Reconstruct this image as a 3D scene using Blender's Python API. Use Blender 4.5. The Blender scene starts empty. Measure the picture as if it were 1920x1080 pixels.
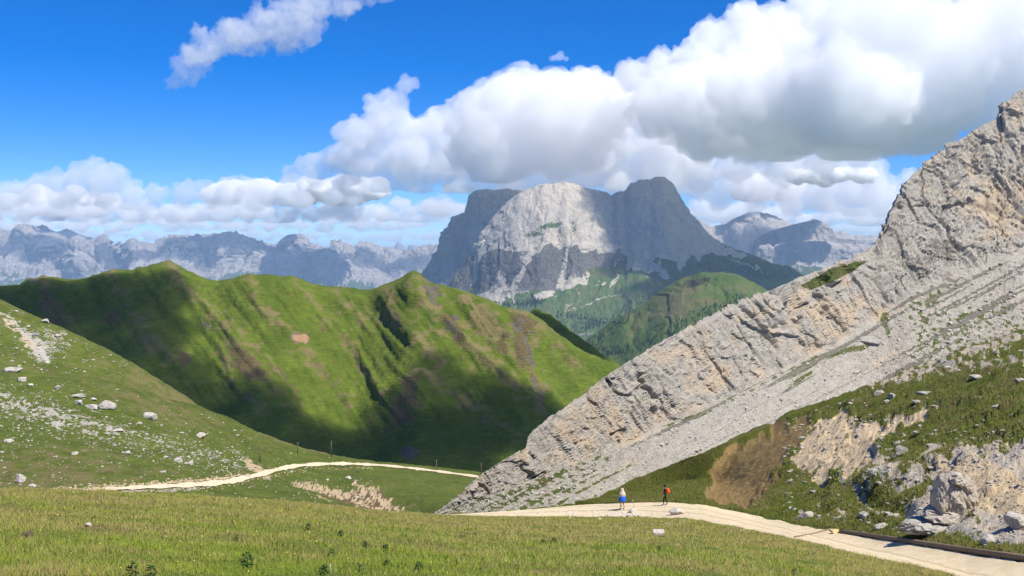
import bpy, bmesh, math, random
import numpy as np
from mathutils import Vector, Matrix

# ------------------------------------------------------------------ camera, sky, sun, exposure
sc = bpy.context.scene
F, HY, CX = 2059.0, 480.0, 960.0          # focal length and horizon of the 1920 px wide photograph
cam = bpy.data.cameras.new('camera')
cam_ob = bpy.data.objects.new('camera', cam)
sc.collection.objects.link(cam_ob)
sc.camera = cam_ob
cam.lens = 36.0 * F / 1920.0
cam.shift_y = -(540.0 - HY) / 1920.0
cam.clip_start, cam.clip_end = 0.5, 250000.0
cam_ob.rotation_euler = (math.radians(90), 0, 0)

SUN_EL, SUN_AZ = math.radians(57), math.radians(126)
SUN = np.array([math.cos(SUN_EL) * math.sin(SUN_AZ), math.cos(SUN_EL) * math.cos(SUN_AZ), math.sin(SUN_EL)])
world = bpy.data.worlds.new('World')
sc.world = world
world.use_nodes = True
wn = world.node_tree
sky = wn.nodes.new('ShaderNodeTexSky')
sky.sky_type = 'NISHITA'
sky.sun_disc = False
sky.sun_elevation, sky.sun_rotation = SUN_EL, SUN_AZ
sky.altitude, sky.air_density, sky.dust_density, sky.ozone_density = 2400, .8, 0.0, 5.0
hsv = wn.nodes.new('ShaderNodeHueSaturation')
hsv.inputs['Hue'].default_value = .512
hsv.inputs['Saturation'].default_value = 1.4
wn.links.new(sky.outputs[0], hsv.inputs['Color'])
wn.links.new(hsv.outputs[0], wn.nodes['Background'].inputs[0])
wn.nodes['Background'].inputs[1].default_value = 0.115
sun = bpy.data.lights.new('sun', 'SUN')
sun.energy, sun.angle, sun.color = 4.8, math.radians(0.5), (1.0, 0.94, 0.835)
sun_ob = bpy.data.objects.new('sun', sun)
sc.collection.objects.link(sun_ob)
sun_ob.rotation_euler = Vector(SUN).to_track_quat('Z', 'Y').to_euler()

sc.view_settings.view_transform = 'Standard'
sc.view_settings.look = 'None'
sc.view_settings.exposure = 0.55
sc.view_settings.gamma = 1.0
cy = sc.cycles
cy.max_bounces, cy.volume_bounces, cy.diffuse_bounces, cy.glossy_bounces = 48, 40, 2, 1
cy.transparent_max_bounces = 24
cy.transmission_bounces = 2
cy.use_denoising = True

# ------------------------------------------------------------------ helpers
rng = np.random.RandomState(7)
_perm = rng.permutation(256)
_perm = np.concatenate([_perm, _perm, _perm])
_G = rng.normal(size=(256, 3))
_G /= np.linalg.norm(_G, axis=1)[:, None]


def perlin(p):
    sh = p.shape[:-1]
    p = p.reshape(-1, 3)
    i = np.floor(p).astype(np.int64)
    f = p - i
    u = f * f * f * (f * (f * 6 - 15) + 10)
    i &= 255
    out = np.zeros(len(p))
    for dx in (0, 1):
        wx = u[:, 0] if dx else 1 - u[:, 0]
        a = _perm[i[:, 0] + dx] + i[:, 1]
        for dy in (0, 1):
            wy = wx * (u[:, 1] if dy else 1 - u[:, 1])
            b = _perm[a + dy] + i[:, 2]
            for dz in (0, 1):
                g = _G[_perm[b + dz]]
                d = g[:, 0] * (f[:, 0] - dx) + g[:, 1] * (f[:, 1] - dy) + g[:, 2] * (f[:, 2] - dz)
                out += d * wy * (u[:, 2] if dz else 1 - u[:, 2])
    return (out * 1.5).reshape(sh)


def fbm(p, octs=4, gain=0.5, lac=2.03):
    s, a = 0, 1.0
    for k in range(octs):
        s = s + a * perlin(p + 17.3 * k)
        p = p * lac
        a *= gain
    return s


def ridged(p, octs=4, gain=0.5, lac=2.03):
    s, a = 0, 1.0
    for k in range(octs):
        s = s + a * (1 - 2.2 * np.abs(perlin(p + 9.1 * k)))
        p = p * lac
        a *= gain
    return s


def facets(u, v, seed, crack=0.0):
    """rock faces: every cell of a scattered pattern is a plane of its own height and tilt"""
    rs = np.random.RandomState(seed)
    tab = rs.rand(4096, 5)
    iu, iv = np.floor(u).astype(np.int64), np.floor(v).astype(np.int64)
    b1 = np.full(u.shape, 9.0)
    b2 = np.full(u.shape, 9.0)
    val = np.zeros(u.shape)
    for du in (-1, 0, 1):
        for dv in (-1, 0, 1):
            cu, cv = iu + du, iv + dv
            t = tab[(cu * 73856093 ^ cv * 19349663 ^ seed * 83492791) & 4095]
            ex, ey = u - cu - t[..., 0], v - cv - t[..., 1]
            d = ex * ex + ey * ey
            h = (t[..., 2] - .5) + (t[..., 3] - .5) * 1.6 * ex + (t[..., 4] - .35) * 1.6 * ey
            near = d < b1
            b2 = np.where(near, b1, np.minimum(b2, d))
            val = np.where(near, h, val)
            b1 = np.where(near, d, b1)
    if crack:
        val = val - crack * np.exp(-(np.sqrt(b2) - np.sqrt(b1)) / .07)
    return val


def sstep(a, b, x):
    t = np.clip((x - a) / (b - a), 0, 1)
    return t * t * (3 - 2 * t)


def U(px, py, d):
    px, py, d = np.asarray(px, float), np.asarray(py, float), np.asarray(d, float)
    return np.stack([(px - CX) / F * d, d + 0 * px, (HY - py) / F * d], -1)


def pchip(x, y, xq):
    """shape-preserving cubic through y[K, ...] at x[K], read at xq[n]"""
    x = np.asarray(x, float)
    y = np.asarray(y, float)
    ex = (slice(None),) + (None,) * (y.ndim - 1)
    h = np.diff(x)[ex]
    dl = np.diff(y, axis=0) / h
    m = np.zeros_like(y)
    if len(x) > 2:
        h0, h1 = h[:-1], h[1:]
        w1, w2 = 2 * h1 + h0, h1 + 2 * h0
        same = dl[:-1] * dl[1:] > 0
        with np.errstate(all='ignore'):
            mm = (w1 + w2) / (w1 / dl[:-1] + w2 / dl[1:])
        m[1:-1] = np.where(same, mm, 0)
    m[0], m[-1] = dl[0], dl[-1]
    k = np.clip(np.searchsorted(x, xq, side='right') - 1, 0, len(x) - 2)
    t = ((xq - x[k]) / (x[k + 1] - x[k]))
    t = np.clip(t, 0, 1)[ex]
    hk = (x[k + 1] - x[k])[ex]
    return ((2 * t**3 - 3 * t**2 + 1) * y[k] + (t**3 - 2 * t**2 + t) * hk * m[k]
            + (-2 * t**3 + 3 * t**2) * y[k + 1] + (t**3 - t**2) * hk * m[k + 1])


def below(row, pts, slope):
    """the row of ground that lies downhill of `row` at the picture heights pts, reached at a given gradient"""
    r = np.array(row, float)
    q = np.array(pts, float)
    xs = np.unique(np.concatenate([r[:, 0], q[:, 0]]))
    py1, d1 = np.interp(xs, r[:, 0], r[:, 1]), np.interp(xs, r[:, 0], r[:, 2])
    py0 = np.maximum(np.interp(xs, q[:, 0], q[:, 1]), py1 + 1.0)
    a1, a0 = (HY - py1) / F, (HY - py0) / F
    s = np.interp(xs, [p[0] for p in slope], [p[1] for p in slope]) if isinstance(slope, (list, tuple)) else slope
    return np.stack([xs, py0, d1 * (s - a1) / (s - a0)], -1)


def behind(row, dpy, kd):
    r = np.array(row, float).copy()
    r[:, 1] += dpy
    r[:, 2] *= kd
    return r


class Net:
    """a sheet of ground through rows of (picture x, picture y, distance), near to far"""

    def __init__(self, rows, x0, x1, dx, subs, smooth=0):
        self.px = np.arange(x0, x1 + dx * 0.5, dx)
        ys, zs = [], []
        for r in rows:
            r = np.array(r, float)
            lin = len(r) > 14
            py = np.interp(self.px, r[:, 0], r[:, 1]) if lin else pchip(r[:, 0], r[:, 1], self.px)
            d = pchip(r[:, 0], r[:, 2], self.px)
            if smooth:
                w_ = int(smooth / dx)
                kk = np.exp(-np.linspace(-2, 2, 2 * w_ + 1) ** 2)
                d = np.convolve(np.pad(d, w_, mode='edge'), kk / kk.sum(), mode='valid')
            ys.append(d)
            zs.append((HY - py) / F * d)
        ys, zs = np.array(ys), np.array(zs)
        t = np.concatenate([[k + j / n for j in range(n)] for k, n in enumerate(subs)] + [[len(subs)]])
        self.t = t
        Y = pchip(np.arange(len(rows)), ys, t)
        Z = pchip(np.arange(len(rows)), zs, t)
        X = (self.px[None, :] - CX) / F * Y
        self.P = np.stack([X, Y, Z], -1)
        self.T = np.repeat(t[:, None], len(self.px), 1)
        self.refresh()
        self.PX0, self.PY0 = self.PX.copy(), self.PY.copy()

    def refresh(self):
        P = self.P
        self.PX = CX + P[..., 0] / P[..., 1] * F
        self.PY = HY - P[..., 2] / P[..., 1] * F
        a = np.gradient(P, axis=1)
        b = np.gradient(P, axis=0)
        n = np.cross(a, b)
        self.N = n / (np.linalg.norm(n, axis=-1, keepdims=True) + 1e-9)

    def push(self, amount, direction=None):
        self.P = self.P + (self.N if direction is None else np.array(direction)) * amount[..., None]
        self.refresh()

    def at(self, px, py, tmin=0.0, tmax=99.0):
        """the point of the sheet seen at a picture position"""
        j = np.clip((px - self.px[0]) / (self.px[1] - self.px[0]), 0, len(self.px) - 1.001)
        j0 = int(j)
        w = j - j0
        sel = (self.t >= tmin) & (self.t <= tmax)
        C = (1 - w) * self.P[sel, j0] + w * self.P[sel, j0 + 1]
        q = HY - C[:, 2] / C[:, 1] * F
        q = np.minimum.accumulate(q)
        k = np.clip(np.searchsorted(-q, -py), 1, len(q) - 1)
        f = 0 if q[k - 1] == q[k] else np.clip((q[k - 1] - py) / (q[k - 1] - q[k]), 0, 1)
        return C[k - 1] * (1 - f) + C[k] * f


def dist_line(px, py, pts):
    best = np.full(px.shape, 1e9)
    for (x0, y0), (x1, y1) in zip(pts[:-1], pts[1:]):
        dx, dy = x1 - x0, y1 - y0
        t = np.clip(((px - x0) * dx + (py - y0) * dy) / (dx * dx + dy * dy + 1e-9), 0, 1)
        best = np.minimum(best, np.hypot(px - x0 - t * dx, py - y0 - t * dy))
    return best


def stroke(px, py, pts, w):
    return np.exp(-(dist_line(px, py, pts) / w) ** 2)


def blob(px, py, cx, cy, rx, ry, ang=0.0):
    c, s = math.cos(math.radians(ang)), math.sin(math.radians(ang))
    x, y = px - cx, py - cy
    u, v = (x * c + y * s) / rx, (-x * s + y * c) / ry
    return np.exp(-(u * u + v * v))


def inside(px, py, poly, soft=6.0):
    """1 within a closed outline, fading over `soft` pixels across its edge"""
    ins = np.zeros(px.shape, bool)
    n = len(poly)
    for k in range(n):
        (x0, y0), (x1, y1) = poly[k], poly[(k + 1) % n]
        if y0 == y1:
            continue
        c = ((y0 > py) != (y1 > py)) & (px < (x1 - x0) * (py - y0) / (y1 - y0) + x0)
        ins ^= c
    d = dist_line(px, py, list(poly) + [poly[0]])
    return sstep(-soft, soft, np.where(ins, d, -d))


def link(o, parent=None):
    sc.collection.objects.link(o)
    if parent is not None:
        o.parent = parent
    return o


def tag(o, label=None, cat=None, group=None, kind=None):
    for k, v in (('label', label), ('category', cat), ('group', group), ('kind', kind)):
        if v:
            o[k] = v
    return o


def mesh_from(name, V, faces, mat=None, smooth=True, parent=None, masks=None):
    """faces: an int array [n, 3 or 4]"""
    V = np.asarray(V, np.float32).reshape(-1, 3)
    fa = np.asarray(faces, np.int32)
    me = bpy.data.meshes.new(name)
    me.vertices.add(len(V))
    me.vertices.foreach_set('co', V.ravel())
    k = fa.shape[1]
    me.loops.add(fa.size)
    me.loops.foreach_set('vertex_index', fa.ravel())
    me.polygons.add(len(fa))
    me.polygons.foreach_set('loop_start', np.arange(0, fa.size, k, dtype=np.int32))
    me.polygons.foreach_set('use_smooth', np.full(len(fa), smooth))
    me.update(calc_edges=True)
    if masks is not None:
        at = me.color_attributes.new('mask', 'FLOAT_COLOR', 'POINT')
        m = np.zeros((len(V), 4), np.float32)
        for i, c in enumerate(masks):
            m[:, i] = np.clip(np.asarray(c).ravel(), 0, 1)
        at.data.foreach_set('color', m.ravel())
    if mat:
        me.materials.append(mat)
    return link(bpy.data.objects.new(name, me), parent)


def grid_faces(nr, nc):
    i = np.arange(nr * nc).reshape(nr, nc)
    return np.stack([i[:-1, :-1], i[:-1, 1:], i[1:, 1:], i[1:, :-1]], -1).reshape(-1, 4)


def net_mesh(name, net, mat, masks=None, r0=0, r1=None, kind='structure', smooth=True):
    P = net.P[r0:r1]
    mk = None if masks is None else [m[r0:r1] for m in masks]
    o = mesh_from(name, P, grid_faces(P.shape[0], P.shape[1]), mat, smooth, None, mk)
    return tag(o, kind=kind)


# ------------------------------------------------------------------ materials
class NT:
    def __init__(self, name):
        self.m = bpy.data.materials.new(name)
        self.m.use_nodes = True
        self.t = self.m.node_tree
        self.b = self.t.nodes['Principled BSDF']
        self.b.inputs['Roughness'].default_value = 0.95
        self.b.inputs['Specular IOR Level'].default_value = 0.08
        self.tc = self.t.nodes.new('ShaderNodeTexCoord').outputs['Object']

    def put(self, sock, v):
        if isinstance(v, bpy.types.NodeSocket):
            self.t.links.new(v, sock)
        elif isinstance(v, (tuple, list)) and len(v) == 3 and sock.type == 'RGBA':
            sock.default_value = (*v, 1)
        else:
            sock.default_value = v

    def noise(self, size, detail=4.0, rough=0.55, stretch=None, off=0.0):
        co = self.tc
        if stretch or off:
            mp = self.t.nodes.new('ShaderNodeMapping')
            self.t.links.new(co, mp.inputs[0])
            mp.inputs['Scale'].default_value = stretch or (1, 1, 1)
            mp.inputs['Location'].default_value = (off, off * 0.7, off * 1.3)
            co = mp.outputs[0]
        n = self.t.nodes.new('ShaderNodeTexNoise')
        n.inputs['Scale'].default_value = 1.0 / size
        n.inputs['Detail'].default_value = detail
        n.inputs['Roughness'].default_value = rough
        self.t.links.new(co, n.inputs['Vector'])
        return n.outputs['Fac']

    def vor(self, size, feature='F1', out='Distance'):
        n = self.t.nodes.new('ShaderNodeTexVoronoi')
        n.feature = feature
        n.inputs['Scale'].default_value = 1.0 / size
        self.t.links.new(self.tc, n.inputs['Vector'])
        return n.outputs[out]

    def math(self, op, a, b=0.0, c=0.0, clamp=False):
        n = self.t.nodes.new('ShaderNodeMath')
        n.operation = op
        n.use_clamp = clamp
        for s, v in zip(n.inputs, (a, b, c)):
            self.put(s, v)
        return n.outputs[0]

    def ramp(self, v, lo, hi, to0=0.0, to1=1.0):
        n = self.t.nodes.new('ShaderNodeMapRange')
        n.interpolation_type = 'SMOOTHSTEP'
        for s, x in zip(n.inputs[:5], (v, lo, hi, to0, to1)):
            self.put(s, x)
        return n.outputs[0]

    def mix(self, f, a, b):
        n = self.t.nodes.new('ShaderNodeMix')
        n.data_type = 'RGBA'
        self.put(n.inputs[0], f)
        self.put(n.inputs[6], a)
        self.put(n.inputs[7], b)
        return n.outputs[2]

    def attr(self, name='mask'):
        n = self.t.nodes.new('ShaderNodeAttribute')
        n.attribute_name = name
        s = self.t.nodes.new('ShaderNodeSeparateColor')
        self.t.links.new(n.outputs['Color'], s.inputs[0])
        return s.outputs[0], s.outputs[1], s.outputs[2], n.outputs['Alpha']

    def nz(self):
        g = self.t.nodes.new('ShaderNodeNewGeometry')
        s = self.t.nodes.new('ShaderNodeSeparateXYZ')
        self.t.links.new(g.outputs['Normal'], s.inputs[0])
        return s.outputs[2]

    def bump(self, h, strength, dist):
        n = self.t.nodes.new('ShaderNodeBump')
        n.inputs['Strength'].default_value = strength
        n.inputs['Distance'].default_value = dist
        self.t.links.new(h, n.inputs['Height'])
        self.t.links.new(n.outputs[0], self.b.inputs['Normal'])

    def done(self, col, rough=None):
        self.put(self.b.inputs['Base Color'], col)
        if rough is not None:
            self.put(self.b.inputs['Roughness'], rough)
        return self.m


def ground_mat(name, d, green=((.055, .105, .012), (.10, .155, .022)), dry=(.17, .155, .05), soil=(.13, .085, .045),
               rock=((.36, .33, .29), (.23, .21, .185), (.45, .42, .37)), edge=0.9, speck=0.0, warm=(.36, .27, .17),
               bump=1.0, fine=1.0, dark=0.35, terr=0.0):
    """turf, dry turf, soil and rock shared out by the painted masks R rock, G soil, B dry, A sandy"""
    n = NT(name)
    u = d / F                      # one photograph pixel in metres
    R, G, B, A = n.attr()
    big, mid, fin = n.noise(70 * u, 4), n.noise(16 * u, 5, .6, off=3.1), n.noise(3.2 * u * fine, 4, .65, off=8.0)
    tiny = n.noise(1.3 * u * fine, 3, .7, off=1.7)
    g = n.mix(n.ramp(big, .35, .65), green[0], green[1])
    g = n.mix(n.ramp(mid, .35, .7, 0, .55), g, tuple(x * .72 for x in green[0]))
    g = n.mix(n.ramp(fin, .45, .75, 0, .5), g, tuple(x * 1.35 for x in green[1]))
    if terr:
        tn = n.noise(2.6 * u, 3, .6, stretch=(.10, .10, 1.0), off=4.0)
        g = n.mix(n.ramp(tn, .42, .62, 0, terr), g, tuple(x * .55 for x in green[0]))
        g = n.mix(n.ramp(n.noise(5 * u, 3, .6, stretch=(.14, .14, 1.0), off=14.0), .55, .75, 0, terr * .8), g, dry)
    dj = n.math('ADD', B, n.math('MULTIPLY', n.math('SUBTRACT', mid, .5), .9))
    g = n.mix(n.ramp(dj, .3, .75), g, n.mix(fin, dry, tuple(x * .62 for x in dry)))
    sj = n.math('ADD', G, n.math('MULTIPLY', n.math('SUBTRACT', mid, .5), edge))
    s_ = n.mix(n.ramp(fin, .35, .65), soil, tuple(x * .6 for x in soil))
    g = n.mix(n.ramp(sj, .35, .62), g, s_)
    rk = n.mix(n.ramp(mid, .35, .65), rock[0], rock[1])
    rk = n.mix(n.ramp(fin, .48, .68), rk, rock[2])
    rk = n.mix(n.ramp(tiny, .56, .7, 0, dark), rk, tuple(x * .45 for x in rock[1]))
    wj = n.math('ADD', A, n.math('MULTIPLY', n.math('SUBTRACT', big, .5), .7))
    rk = n.mix(n.ramp(wj, .25, .8, 0, .9), rk, n.mix(fin, warm, tuple(x * 1.25 for x in warm)))
    k = n.math('ADD', n.math('MULTIPLY', n.math('SUBTRACT', fin, .5), edge * 1.5),
               n.math('MULTIPLY', n.math('SUBTRACT', mid, .5), edge * 1.2))
    rj = n.math('ADD', R, k)
    c = n.mix(n.ramp(rj, .44, .56), g, rk)
    if speck:
        st = n.math('MULTIPLY', n.ramp(n.vor(6.0 * u), .24, .16), n.ramp(n.noise(50 * u, 3, off=5.0), .47, .6))
        c = n.mix(n.math('MULTIPLY', st, speck), c, rock[2])
    h = n.math('ADD', n.math('MULTIPLY', fin, 1.0), n.math('MULTIPLY', tiny, .5))
    if terr:
        h = n.math('ADD', h, n.math('MULTIPLY', tn, 1.2))
    n.bump(h, .8 * bump, 3.0 * u * fine)
    return n.done(c)


def rock_mat(name, u, a=(.40, .37, .33), b=(.25, .23, .205), c=(.50, .47, .42), moss=0.0, warm=0.25):
    n = NT(name)
    big, mid, fin = n.noise(40 * u, 4), n.noise(9 * u, 5, .6, off=2.0), n.noise(2.5 * u, 4, .7, off=6.0)
    k = n.mix(n.ramp(mid, .35, .65), a, b)
    k = n.mix(n.ramp(fin, .45, .7), k, c)
    k = n.mix(n.ramp(big, .5, .75, 0, warm), k, (.42, .32, .21))
    k = n.mix(n.ramp(n.noise(1.6 * u, 3, off=9), .58, .7, 0, .5), k, tuple(x * .4 for x in b))
    if moss:
        k = n.mix(n.math('MULTIPLY', n.ramp(n.nz(), .45, .85), n.ramp(mid, .5, .65, 0, moss)), k, (.07, .10, .025))
    n.bump(n.math('ADD', fin, n.math('MULTIPLY', mid, 1.5)), .9, 2.5 * u)
    return n.done(k)


def plain_mat(name, col, var=0.3, size=0.1, rough=0.8, bump=0.0):
    n = NT(name)
    f = n.noise(size, 4)
    c = n.mix(f, tuple(x * (1 - var) for x in col), tuple(min(1, x * (1 + var)) for x in col))
    if bump:
        n.bump(f, bump, size * .3)
    return n.done(c, rough)


# ================================================================== THE SETTING, far to near
def Q(net, d):
    return net.P * (F / d)


# ---- ground far below, reaching the horizon
GZ = -1500.0
mesh_from('valley_ground', [(-90000, 900, GZ), (90000, 900, GZ), (90000, 120000, GZ), (-90000, 120000, GZ)], [[0, 1, 2, 3]],
          plain_mat('far_ground', (.07, .10, .05), .4, 900))['kind'] = 'structure'


def far_mountain(name, crest, d, foot, slopes, x0, x1, amp, mat, dx=2.0, sizes=(90, 34, 13, 5), subs=None, back=.12, seedoff=0.0, lean=0.0, cdamp=.85):
    """crest line, then (picture heights, gradient) pairs down to the hidden foot"""
    cr = np.array([(x, y, d) for x, y in crest], float)
    rows = [cr]
    for pts, s in slopes:
        rows.append(below(rows[-1], pts, s))
    rows = rows[::-1] + [behind(cr, 25, 1 + back), behind(cr, 90, 1 + back * 3)]
    subs = subs or [14] + [45] * (len(slopes) - 1) + [4, 3]
    n = Net(rows, x0, x1, dx, subs, 16)
    q = Q(n, d) + seedoff
    if lean:
        q = q.copy()
        q[..., 0] = q[..., 0] - lean * q[..., 2]
    q = q * np.array([1.0, 1.0, .5])
    wq = 12 * fbm(q / 60 + 5, 3)
    disp = np.zeros(n.PX.shape)
    for k, (s, a) in enumerate(zip(sizes, amp)):
        disp += .45 * a * (1 - 2.4 * np.abs(perlin(q / s + 31.7 * k)))
        disp += .9 * a * facets((q[..., 0] + wq) / s, (q[..., 2] + .3 * wq) / s, 11 + 7 * k, .3)
    crest_t = len(slopes)
    w = 1 - cdamp * np.exp(-((n.T - crest_t) / .15) ** 2)
    n.push(disp * w * d / F)
    return n


def alp_masks(n, d, green_y, steep=.62):
    """grass where it is low and not steep"""
    nz = n.N[..., 2]
    nb = fbm(Q(n, d) / 60.0, 4) * 18
    low = sstep(green_y[0], green_y[1], n.PY + nb)
    rock = 1 - low * sstep(steep - .25, steep + .1, nz)
    scree = np.exp(-((nz - .62) / .12) ** 2) * .8
    return rock, np.zeros_like(rock), .3 + 0 * rock, scree * 0


PALE = ((.33, .29, .265), (.22, .20, .19), (.52, .475, .42))
GREYR = ((.30, .28, .265), (.21, .20, .195), (.42, .395, .365))

cr = [(-400, 425), (-250, 440), (-100, 432), (0, 437), (20, 439), (30, 431), (45, 426), (55, 421), (62, 423), (70, 429), (80, 425), (86, 424),
      (92, 431), (104, 436), (115, 434), (125, 431), (133, 431), (145, 438), (160, 444), (175, 447), (187, 451), (215, 463), (300, 480)]
m_far = ground_mat('far_dolomite', 22000, green=((.06, .09, .03), (.085, .11, .035)), rock=PALE, edge=.7, warm=(.5, .44, .37), dark=.2)
n = far_mountain('far_peak', cr, 27000, None, [([(-400, 520), (300, 520)], 1.0), ([(-400, 640), (300, 640)], .5)], -400, 300, (7, 5, 3, 1.2), m_far)
net_mesh('jagged_peak', n, m_far, alp_masks(n, 27000, (900, 950)))

cr = [(-400, 440), (-200, 425), (-100, 432), (0, 437), (25, 441), (50, 450), (75, 453), (95, 447), (105, 455), (125, 463), (140, 452), (150, 447),
      (165, 458), (180, 463), (195, 452), (215, 458), (232, 450), (245, 449), (255, 455), (275, 455), (290, 458), (305, 450), (318, 444), (330, 441),
      (345, 443), (365, 449), (385, 450), (405, 442), (420, 440), (435, 443), (450, 447), (470, 452), (490, 462), (515, 468), (535, 462), (545, 466),
      (570, 473), (590, 468), (620, 471), (660, 470), (690, 469), (720, 471), (760, 470), (800, 467), (830, 462), (900, 460), (1000, 465)]
n = far_mountain('far_range', cr, 22000, None, [([(-400, 495), (0, 490), (130, 492), (220, 500), (330, 480), (500, 500), (700, 498), (1000, 500)], .6),
                                               ([(-400, 530), (1000, 535)], .45), ([(-400, 640), (1000, 640)], .5)], -400, 1000, (20, 12, 6, 2.6), m_far, sizes=(120, 46, 16, 6))
n.push(20 * 22000 / F * (stroke(n.PX0, n.PY0, [(330, 470), (430, 485), (560, 520)], 14) + stroke(n.PX0, n.PY0, [(40, 455), (110, 490), (160, 520)], 16)
                         + stroke(n.PX0, n.PY0, [(540, 470), (600, 500), (640, 530)], 14) - stroke(n.PX0, n.PY0, [(225, 465), (235, 500), (200, 530)], 14)))
mk = alp_masks(n, 22000, (495, 540))
net_mesh('far_mountain_range', n, m_far, mk)

cr = [(715, 480), (735, 473), (740, 462), (746, 453), (755, 459), (760, 467), (764, 467), (768, 459), (780, 461), (786, 467), (790, 474), (810, 482)]
n = far_mountain('far_horn', cr, 36000, None, [([(700, 500), (830, 500)], 1.5), ([(700, 600), (830, 600)], .6)], 705, 820, (1.5, 1.5, 1, .5), m_far)
net_mesh('twin_horn_peak', n, m_far, alp_masks(n, 36000, (900, 950)))

# ---- the table mountains on the right of the massif
m_sella = ground_mat('table_mountain_rock', 14000, green=((.055, .09, .03), (.08, .11, .035)), rock=((.37, .335, .31), (.27, .245, .235), (.50, .46, .41)), edge=.6,
                     warm=(.45, .38, .3), dark=.2)
cr = [(1260, 410), (1290, 412), (1310, 417), (1335, 424), (1362, 420), (1375, 410), (1388, 405), (1402, 402), (1425, 400), (1440, 404), (1455, 412),
      (1480, 421), (1520, 428), (1600, 440), (1900, 460)]
n = far_mountain('plateau', cr, 16500, None, [([(1260, 432), (1400, 428), (1900, 480)], .45), ([(1260, 470), (1900, 500)], 1.6), ([(1260, 510), (1900, 530)], .6),
                                             ([(1260, 640), (1900, 640)], .5)], 1260, 1900, (5, 4, 2.5, 1), m_sella)
net_mesh('domed_plateau', n, m_sella, alp_masks(n, 16500, (500, 540)))
cr = [(1280, 600), (1340, 545), (1370, 520), (1392, 500), (1400, 488), (1408, 470), (1415, 452), (1425, 441), (1445, 433), (1465, 427), (1490, 420), (1527, 412),
      (1545, 416), (1560, 428), (1567, 440), (1569, 446), (1610, 450), (1650, 455), (1900, 462)]
n = far_mountain('table', cr, 14000, None, [([(1280, 605), (1400, 500), (1425, 456), (1530, 451), (1570, 456), (1650, 462), (1900, 470)], 3.5),
                                           ([(1280, 610), (1400, 506), (1425, 466), (1530, 461), (1570, 462), (1650, 468), (1900, 475)], .35),
                                           ([(1280, 620), (1400, 512), (1430, 498), (1550, 495), (1650, 500), (1900, 500)], 3.5),
                                           ([(1280, 640), (1400, 530), (1900, 530)], .6), ([(1280, 690), (1900, 690)], .4)], 1280, 1900, (3, 4, 2.5, 1.2), m_sella, sizes=(60, 26, 10, 4),
                 subs=[10, 16, 30, 14, 30, 4, 3])
net_mesh('table_mountain', n, m_sella, alp_masks(n, 14000, (492, 515), .5))

# ---- the massif: a dark horn behind, the broad wall in front
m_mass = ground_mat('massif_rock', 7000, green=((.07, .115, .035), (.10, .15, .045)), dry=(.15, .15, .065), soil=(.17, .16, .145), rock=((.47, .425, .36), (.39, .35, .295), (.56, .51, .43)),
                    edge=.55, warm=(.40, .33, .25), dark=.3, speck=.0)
cr = [(640, 640), (740, 560), (770, 540), (784, 520), (800, 500), (812, 482), (822, 465), (832, 440), (838, 425), (845, 408), (850, 404), (858, 403), (866, 399),
      (873, 396), (875, 380), (878, 366), (886, 360), (900, 356), (930, 356), (960, 357), (990, 360), (1040, 370), (1100, 385), (1200, 420)]
n = far_mountain('horn', cr, 8600, None, [([(640, 660), (770, 560), (840, 500), (880, 470), (960, 470), (1200, 500)], 2.2), ([(640, 680), (760, 575), (1200, 575)], .9),
                                         ([(640, 720), (1200, 720)], .5)], 640, 1200, (6, 6, 4, 2), m_mass, dx=1.6, sizes=(70, 30, 12, 5), lean=-.3, back=.08, cdamp=.6)
net_mesh('dark_horn', n, m_mass, alp_masks(n, 8600, (560, 600)))

cr = [(700, 640), (790, 585), (830, 560), (848, 545), (858, 522), (880, 492), (892, 470), (900, 440), (908, 428), (925, 405), (950, 380), (975, 362), (1000, 352),
      (1020, 344), (1045, 346), (1060, 344), (1090, 347), (1100, 352), (1120, 358), (1140, 361), (1146, 366), (1160, 359), (1172, 361), (1185, 344), (1200, 338),
      (1222, 339), (1228, 335), (1245, 336), (1258, 346), (1270, 365), (1280, 385), (1300, 405), (1320, 430), (1335, 448), (1380, 470), (1430, 487), (1480, 503),
      (1515, 520), (1600, 560), (1800, 640)]
n = far_mountain('wall', cr, 7400, None,
                 [([(700, 650), (850, 562), (880, 525), (900, 475), (950, 468), (1000, 465), (1050, 461), (1080, 459), (1130, 461), (1160, 468), (1200, 485), (1250, 500),
                    (1300, 505), (1350, 512), (1400, 520), (1500, 540), (1800, 660)], 1.05),
                  ([(700, 660), (850, 570), (900, 550), (950, 545), (1000, 552), (1050, 542), (1090, 524), (1130, 508), (1200, 500), (1250, 515), (1300, 525), (1400, 535),
                    (1500, 555), (1800, 680)], 1.7),
                  ([(700, 690), (850, 610), (1000, 605), (1200, 600), (1400, 580), (1500, 590), (1800, 720)], .42),
                  ([(700, 760), (1000, 690), (1200, 690), (1500, 690), (1800, 800)], .22), ([(700, 900), (1800, 900)], .35)],
                 700, 1800, (3.6, 2.8, 1.9, 1.1), m_mass, dx=1.6, sizes=(80, 34, 14, 5.5), subs=[6, 40, 46, 60, 90, 4, 3], lean=.25, seedoff=40, cdamp=.35)
x, y = n.PX0, n.PY0
n.push(7400 / F * (6 * stroke(x, y, [(905, 440), (880, 500), (852, 545)], 9) - 4 * stroke(x, y, [(1040, 420), (1055, 470), (1060, 530)], 8)))
x, y = n.PX0, n.PY0
nbm = fbm(Q(n, 7400) / 45.0, 4)
nbs = fbm(Q(n, 7400) / np.array([14.0, 14.0, 40.0]), 4)
cliff_dark = inside(x, y + 14 * nbm, [(866, 480), (900, 470), (1080, 464), (1165, 466), (1175, 490), (1100, 515), (1050, 545), (950, 548), (880, 550), (850, 545)], 8)
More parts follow.
